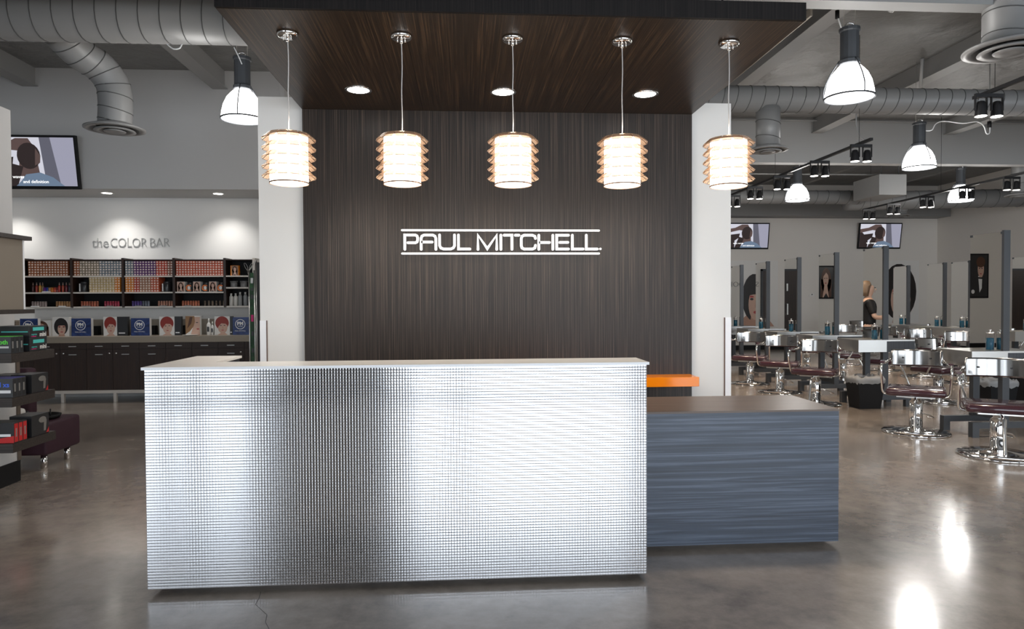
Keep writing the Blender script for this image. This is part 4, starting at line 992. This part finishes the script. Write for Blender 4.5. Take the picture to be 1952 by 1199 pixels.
# ---- base cabinets and worktop
YC = 9.80
def CX(px): return at(px, 690, YC).x
def CZ(py): return at(250, py, YC).z
zc0, zc1 = CZ(743), CZ(653)
wt = MB().box((XL+.01, YC-.02, zc1), (CX(505), 10.41, CZ(641)), .003).build('worktop', paint('tan worktop', (.30, .255, .20), .3)); tag(wt, 'long tan worktop along the colour bar', 'worktop')
trim(MB().box((XL+.01, 10.36, CZ(641)), (CX(505), 10.415, CZ(641)+.22)), paint('tan backsplash', (.33, .29, .24), .4))
edges_ = [14, 64, 114.5, 165, 215, 265.5, 316, 366, 416, 466, 516]
ul = ['far left, hidden by the retail shelves', 'just right of the retail shelves', 'left of the desk, first with keyhole', 'left of the desk, second with keyhole', 'above the left end of the desk', 'above the desk, fifth', 'with only a top drawer, left one', 'with only a top drawer, right one', 'near the tall rack', 'behind the tall rack']
pull0 = None
for u in range(10):
    x0 = CX(edges_[u]); x1 = CX(edges_[u+1]); xc = (x0+x1)/2
    t = thing('base_cabinet', 'dark wood base cabinet under the worktop, '+ul[u], 'cabinet', (xc, YC+.3, 0), 'colour bar base cabinets')
    MB().box((x0+.0005, YC+.02, zc0), (x1-.0005, 10.36, zc1-.0005)).build('carcass', m_cabwood, t)
    zd = CZ(665)
    def pull(par, xx, zz): MB().box((xx-.05, YC-.022, zz-.006), (xx+.05, YC-.012, zz+.006), .002).box((xx-.045, YC-.014, zz-.004), (xx-.037, YC+.002, zz+.004)).box((xx+.037, YC-.014, zz-.004), (xx+.045, YC+.002, zz+.004)).build('handle', m_steel, par)
    d = MB().box((x0+.002, YC, zd+.002), (x1-.002, YC+.019, zc1-.003)).build('drawer', m_cabwood, t)
    hx_ = xc
    pull(d, hx_, CZ(659.5))
    d = MB().box((x0+.002, YC, zc0+.002), (x1-.002, YC+.019, zd-.002)).build('door', m_cabwood, t)
    if u not in (6, 7):
        pull(d, hx_, CZ(675))
        kx_ = x1-.045 if u % 2 == 1 else x0+.045
        if u in (1, 2, 3, 4, 8, 9): MB().lathe((kx_ if u != 8 else x1-.05, YC-.004, CZ(673)), [(0, 0), (.012, 0), (.012, .006), (0, .006)], 14, axis='Y').build('lock', m_chrome, d)
fr = thing('cabinet_base_frame', 'pale metal base rail with legs under the base cabinets', 'base frame', (CX(250), YC, 0))
MB().box((XL+.02, YC+.0, zc0-.045), (CX(505), YC+.04, zc0-.001)).build('rail', m_shelfwhite, fr)
for xp in (118, 218, 320, 420): x = CX(xp); MB().box((x-.02, YC+.0, 0), (x+.02, YC+.04, zc0-.045)).build('leg', m_shelfwhite, fr)
# ---- displays on the worktop
YD = 9.98; ZW = CZ(641)
def card(label, px0, px1, py0, kind, hair=3, side=None, cat='display box', grp=None, thick=.06, y=YD):
    a = at(px0, py0, y); b = at(px1, py0, y)
    t = thing('display_box', label, cat, ((a.x+b.x)/2, y, ZW), grp)
    xr = b.x if side is None else at(side, py0, y).x
    MB().box((a.x, y, ZW), (xr, y+thick, a.z)).build('box_body', m_boxblack if side else m_card, t)
    mb = MB()
    if kind == 'logo':
        mb.mi = 0; mb.face([(a.x, y-.001, ZW), (b.x, y-.001, ZW), (b.x, y-.001, a.z), (a.x, y-.001, a.z)])
        mb.mi = 1; cx = (a.x+b.x)/2-.01; cz = ZW+(a.z-ZW)*.60; R = (a.z-ZW)*.28; n = 32
        for k_ in range(n):
            a0 = 2*PI*k_/n; a1 = 2*PI*(k_+1)/n
            mb.face([(cx+r_*math.cos(q_), y-.002, cz+r_*math.sin(q_)) for r_, q_ in ((R*.88, a0), (R, a0), (R, a1), (R*.88, a1))])
        text_into(mb, 'PM', R*.95, (cx, y-.003, cz-R*.18), align='CENTER', depth=.0004, offset=.003)
        text_into(mb, 'SHINES', R*.30, (cx, y-.003, cz-R*.52), align='CENTER', depth=.0004)
        text_into(mb, 'PAUL MITCHELL', R*.30, (cx, y-.003, ZW+(a.z-ZW)*.20), align='CENTER', depth=.0004)
        mb.build('printed_front', [m_navy, m_wtext], t, norm=False)
    else:
        portrait(mb, a.x, b.x, ZW+.001, a.z, y-.001, hair, kind); mb.build('printed_front', PM_, t, norm=False)
        if side:
            m2 = MB(); w_ = xr-b.x; m2.box((b.x+w_*.15, y-.002, ZW+.03), (b.x+w_*.75, y-.0005, ZW+.045)); m2.build('caption', m_wtext, t)
    return t
card('blue display box half hidden behind the turquoise cartons', 38, 72, 607.5, 'logo')
card('dark portrait box behind the turquoise cartons', 60, 97, 611, 'long', 5, y=YD+.1)
card('white display box with a black bob portrait on the worktop', 99.5, 131.5, 604.5, 'bob', 3, grp='portrait boxes on the worktop')
card('navy display box with a white ring logo, right of the black bob portrait', 136, 173.5, 607, 'logo', grp='navy logo boxes')
card('display box with red cropped hair portrait, leftmost of the three', 197, 223, 604, 'crop', 4, 243, grp='red hair portrait boxes')
card('navy display box with a white ring logo, between two red hair portraits', 249.5, 285, 606.5, 'logo', grp='navy logo boxes')
card('display box with red cropped hair portrait, middle of the three', 303.5, 332.5, 603.5, 'crop', 4, 345, grp='red hair portrait boxes')
card('display box with a brown haired side portrait on the worktop', 353.5, 381, 602.5, 'side', 6, grp='portrait boxes on the worktop')
card('display box with red cropped hair portrait, rightmost of the three', 408.5, 438, 603, 'crop', 4, 443, grp='red hair portrait boxes')
card('navy display box with a white ring logo, beside the tall rack', 443.5, 475, 604.5, 'logo', grp='navy logo boxes', y=YD-.03)
for xp, h, lab in ((396.5, .235, 'taller white bottle on the worktop beside the right red hair portrait'), (403.5, .19, 'shorter white bottle on the worktop beside the right red hair portrait')):
    x = at(xp, 620, YD).x; t = thing('white_bottle', lab, 'bottle', (x, YD+.03, ZW), 'white bottles on the worktop'); r_ = .028 if h > .2 else .02
    MB().lathe((x, YD+.03, ZW), [(r_*.9, 0), (r_, .005), (r_, h*.62), (r_*.4, h*.76), (0, h*.76)], 16).build('container', m_card, t)
    MB().lathe((x, YD+.03, ZW), [(r_*.42, h*.76), (r_*.42, h*.9), (r_*.3, h), (0, h)], 12).build('cap', m_whitegl, t)
    MB().box((x-r_*.5, YD+.03-r_-.001, ZW+h*.2), (x+r_*.5, YD+.03-r_*.9, ZW+h*.5)).build('label', m_boxgrey, t)
for i, xp in enumerate((181, 290, 338, 348)):
    x = at(xp, 630, YD+.2).x
    t = thing('black_block', 'small black holder on the worktop against the backsplash, %s' % pos(i, 4), 'holder', (x, YD+.2, ZW), 'black holders on the worktop')
    MB().box((x-.035, YD+.2, ZW), (x+.035, YD+.3, ZW+.13), .003).build('holder_body', m_black, t); MB().box((x-.028, YD+.205, ZW+.13), (x+.028, YD+.29, ZW+.133)).build('tray', m_char, t)
sp_ = at(365, 640, YD-.06); pt = thing('flat_dish', 'pale flat dish lying on the worktop before the side portrait', 'dish', (sp_.x, YD-.08, ZW))
MB().lathe((sp_.x, YD-.10, ZW), [(.04, 0), (.10, .008), (.105, .012), (.09, .010), (0, .006)], 24).build('dish', m_whitegl, pt)

# ---- tall product rack at the end of the colour bar
rk = thing('product_rack', 'tall narrow rack with green cards and silver posts beside the white centre wall', 'rack', (at(484, 700, 8.4).x, 8.4, 0))
def RX(px, y=8.4): return at(px, 600, y).x
zr = at(480, 520, 8.4).z; zr2 = at(488, 495, 8.6).z
MB().box((RX(476), 8.4, .06), (RX(486), 8.43, zr)).build('front_board', grain('green cards', [(.35, (.005, .012, .006)), (.5, (.01, .05, .015)), (.7, (.04, .16, .05))], (5, 5, 7), .3, 0), rk)
mb = MB()
for px_ in (476, 486): mb.tube([(RX(px_), 8.39, 0), (RX(px_), 8.39, zr+.03)], .008, 8)
mb.tube([(RX(489, 8.8), 8.8, 0), (RX(489, 8.8), 8.8, zr2)], .012, 8).tube([(RX(476), 8.39, zr+.03), (RX(489, 8.8), 8.8, zr2)], .007, 8)
mb.build('post', m_steel, rk)
MB().box((RX(490, 8.8), 8.8, .05), (RX(498, 8.8), 8.84, at(492, 500, 8.8).z)).build('rear_board', m_boxblack, rk)
MB().box((RX(474), 8.3, 0), (RX(498, 8.8), 8.95, .05)).build('base', m_char, rk)
zz = zr-.08; k_ = 0
for py_, hgt, m_ in ((530, 10, m_steel), (549, 5, m_boxgrey), (562, 8, m_boxgrey), (600, 13, m_magenta), (632, 8, m_boxgrey), (664, 8, m_boxgrey)):
    za = at(480, py_, 8.4).z; zb2 = at(480, py_+hgt, 8.4).z
    MB().box((RX(479), 8.388, zb2), (RX(483.5), 8.399, za)).build('product_card', m_, rk)

# ================================================================== RETAIL COLUMN (left edge)
XB, XH = -3.45, -3.2
rc = thing('retail_column', 'white retail display column at the left edge with dark wood shelf ledges', 'display column', (XB-.3, 5.020, 0))
ztc = at(34, 212, 5.520).z
MB().box((XB-.55, 4.120, .16), (XB, 5.500, ztc)).build('column_body', m_grey_wall, rc)  # white column in grey paint, its dim light put into the colour
MB().box((XB-.54, 4.100, 0), (XB+.012, 5.520, .16)).build('kick_base', m_black, rc)
MB().box((XB-.02, 5.500, .16), (XB+.008, 5.540, at(36, 612, 5.520).z)).build('corner_strip', cmat((.11, .085, .065)), rc)
zha, zhb = 1.825, 1.325
MB().box((XH-.5, 3.820, zhb), (XH, 5.220, zha)).build('header_panel', m_tan, rc)
MB().box((XH-.52, 3.800, zha), (XH+.04, 5.250, zha+.028)).box((XH-.52, 3.800, zhb-.03), (XH+.05, 5.250, zhb)).build('header_trim', m_shelfwood, rc)
MB().box((XH+.0005, 5.205, zhb), (XH+.004, 5.220, zha)).build('light_strip', m_edge, rc)
SHX = -3.03; shz = (1.032, .735, .428)
for z in shz: MB().box((XB, 4.790, z-.062), (SHX, 5.270, z)).build('shelf', m_shelfwood, rc)
def rbox(name, label, x0, x1, y0, y1, z0, z1, body, grp, front=None, side=None, top=None):
    t = thing(name, label, 'product box', ((x0+x1)/2, (y0+y1)/2, z0), grp)
    MB().box((x0, y0, z0), (x1, y1, z1), .001).build('carton', body, t)
    if top: MB().box((x0+.001, y0+.001, z1), (x1-.001, y1-.001, z1+.0012)).build('top_print', top, t)
    if front: front(t, x0, x1, y0, y1, z0, z1)
    if side: side(t, x0, x1, y0, y1, z0, z1)
    return t
def ftext(s_, size, m, dx, dz, extra=None, off=.0):
    def f(t, x0, x1, y0, y1, z0, z1):
        mb = MB(); text_into(mb, s_, size, (x1-dx, y0-.0012, z0+dz), align='RIGHT', depth=.0004, offset=off); mb.build('lettering', m, t)
        if extra: MB().box((x1-.13, y0-.0015, z0+extra[0]), (x1-.012, y0-.0002, z0+extra[1])).build('front_picture', extra[2], t)
    return f
def side_spine(m1):
    def f(t, x0, x1, y0, y1, z0, z1):
        MB().box((x1, y0+.006, z0+.006), (x1+.0012, y1-.006, z1-.006)).build('spine_panel', m1, t)
        MB().box((x1+.0012, (y0+y1)/2-.007, z0+(z1-z0)*.3), (x1+.002, (y0+y1)/2+.007, z0+(z1-z0)*.72)).build('spine_print', m_steel, t)
    return f
places = ['nearest', 'middle', 'rear']
for k in range(3):
    y0 = 4.805+k*.046
    rbox('flat_iron_box', 'charcoal flat iron box with green top on the upper retail shelf, %s of three' % places[k], -3.36, SHX-.012, y0, y0+.042, 1.033, 1.145, m_boxgrey, 'green topped boxes', ftext('smooth', .042, m_green, .016, .062, (.035, .048, m_steel), .001), side_spine(m_boxblack), m_green)
    rbox('curling_iron_box', 'charcoal curling iron box with violet top on the middle retail shelf, %s of three' % places[k], -3.36, SHX-.005, y0, y0+.048, .736, .865, m_boxgrey, 'violet topped boxes', ftext('curl xs', .045, m_blueprint, .02, .072, (.03, .05, m_wtext), .001), side_spine(m_boxblack), m_purpleprint)
    rbox('styling_iron_box', 'red and black styling iron box on the lower retail shelf, %s of three' % places[k], -3.36, SHX-.002, y0, y0+.048, .429, .565, m_boxblack, 'red boxes', lambda t, x0, x1, y0, y1, z0, z1: (MB().prism([(x0, z0+.002), (x1, z0+.002), (x1, z0+.05), (x0+.12, z0+.012)], y0-.001, y0-.0002).build('red_swoosh', m_red, t), MB().box((x1-.13, y0-.0014, z0+.045), (x1-.02, y0-.0002, z0+.062)).build('front_picture', m_wtext, t)) if True else None, side_spine(m_red), m_boxgrey)
def mini_side(t, x0, x1, y0, y1, z0, z1):
    h = z1-z0; w_ = y1-y0
    MB().box((x1, y0+.04, z0+h*.62), (x1+.0014, y1-.035, z0+h*.9)).build('side_picture', m_turq, t)
    mb = MB(); text_into(mb, 'mini', .045, (x1+.0016, y1-.01, z0+h*.14), (0, 1, 0), align='RIGHT', depth=.0004, offset=.001); mb.build('lettering', m_card, t)
    MB().box((x1, y0+.02, z0+h*.12), (x1+.0014, y0+.075, z0+h*.2)).build('magenta_line', m_magenta, t)
    mb = MB(); text_into(mb, 'express', .02, (x1+.0016, y0+.02, z0+h*.26), (0, 1, 0), depth=.0003); mb.build('small_lettering', m_turq, t)
for k in range(2):
    rbox('mini_iron_box', 'black carton with turquoise picture on the upper retail shelf, %s of the stack' % ['bottom', 'top'][k], SHX-.26, SHX-.012, 5.005, 5.205, 1.033+k*.088, 1.120+k*.088, m_boxblack, 'turquoise picture cartons', lambda t, x0, x1, y0, y1, z0, z1: MB().box((x0+.06, y0-.001, z0+.045), (x1-.01, y0-.0002, z0+.052)).build('front_line', m_turq, t), mini_side, m_boxgrey)
def dryer_side(t, x0, x1, y0, y1, z0, z1):
    h = z1-z0; e = x1+.0014; w_ = y1-y0
    mb = MB(); n = 16
    mb.face([(e, y0+w_*(.62+.22*math.cos(2*PI*i/n)), z0+h*(.72+.15*math.sin(2*PI*i/n))) for i in range(n)])
    mb.face([(e+.0002, y0+w_*a, z0+h*b) for a, b in ((.70, .68), (.86, .68), (.80, .15), (.68, .15))])
    mb.build('dryer_print', m_steel, t, norm=False)
    MB().face([(e+.0003, y0+w_*a, z0+h*b) for a, b in ((.82, .03), (.98, .03), (.98, .3))]).build('red_print', m_red, t, norm=False)
rbox('hair_dryer_box', 'black hair dryer box with silver dryer picture on the middle retail shelf, right one', SHX-.15, SHX-.012, 5.020, 5.210, .736, .866, m_boxblack, 'hair dryer boxes', None, dryer_side, m_boxgrey)
rbox('hair_dryer_box', 'black hair dryer box half hidden behind the violet topped boxes', SHX-.31, SHX-.155, 5.020, 5.210, .736, .862, m_boxblack, 'hair dryer boxes', None, None, m_boxgrey)
rbox('hair_dryer_box', 'black hair dryer box with silver dryer picture on the lower retail shelf', SHX-.16, SHX-.012, 5.010, 5.210, .429, .575, m_boxblack, 'hair dryer boxes', None, dryer_side, m_boxgrey)
# ---- plum lounge behind the column
ln = thing('lounge_bench', 'plum upholstered lounge bench with silver legs behind the retail column', 'bench', (-4.0, 6.070, 0))
MB().box((-4.9, 5.840, .118), (-3.43, 6.340, .385), .025).build('seat', m_purple, ln)
MB().box((-4.9, 6.220, .387), (-3.80, 6.360, .80), .03).build('backrest', m_purple, ln)
for x in (-3.50, -5.020):
    for y in (5.920, 6.250): MB().cyl((x, y, 0), .025, .118, 16).build('leg', m_chrome, ln)
tag(MB().box((-4.05, 5.920, .388), (-3.78, 6.170, .47), .03).build('folded_towel', m_card), 'folded white towel on the plum bench behind the boxes', 'towel')
ty = thing('black_tray', 'black round tray with two posts resting on the plum bench', 'tray', (-3.62, 6.070, .386))
MB().lathe((-3.62, 6.070, .386), [(.10, 0), (.15, .01), (.16, .035), (.15, .036), (.14, .018), (0, .016)], 28).build('dish', m_black, ty)
MB().cyl((-3.70, 6.040, .39), .008, .07, 8).cyl((-3.53, 6.070, .39), .006, .08, 8).build('post', m_blackm, ty)
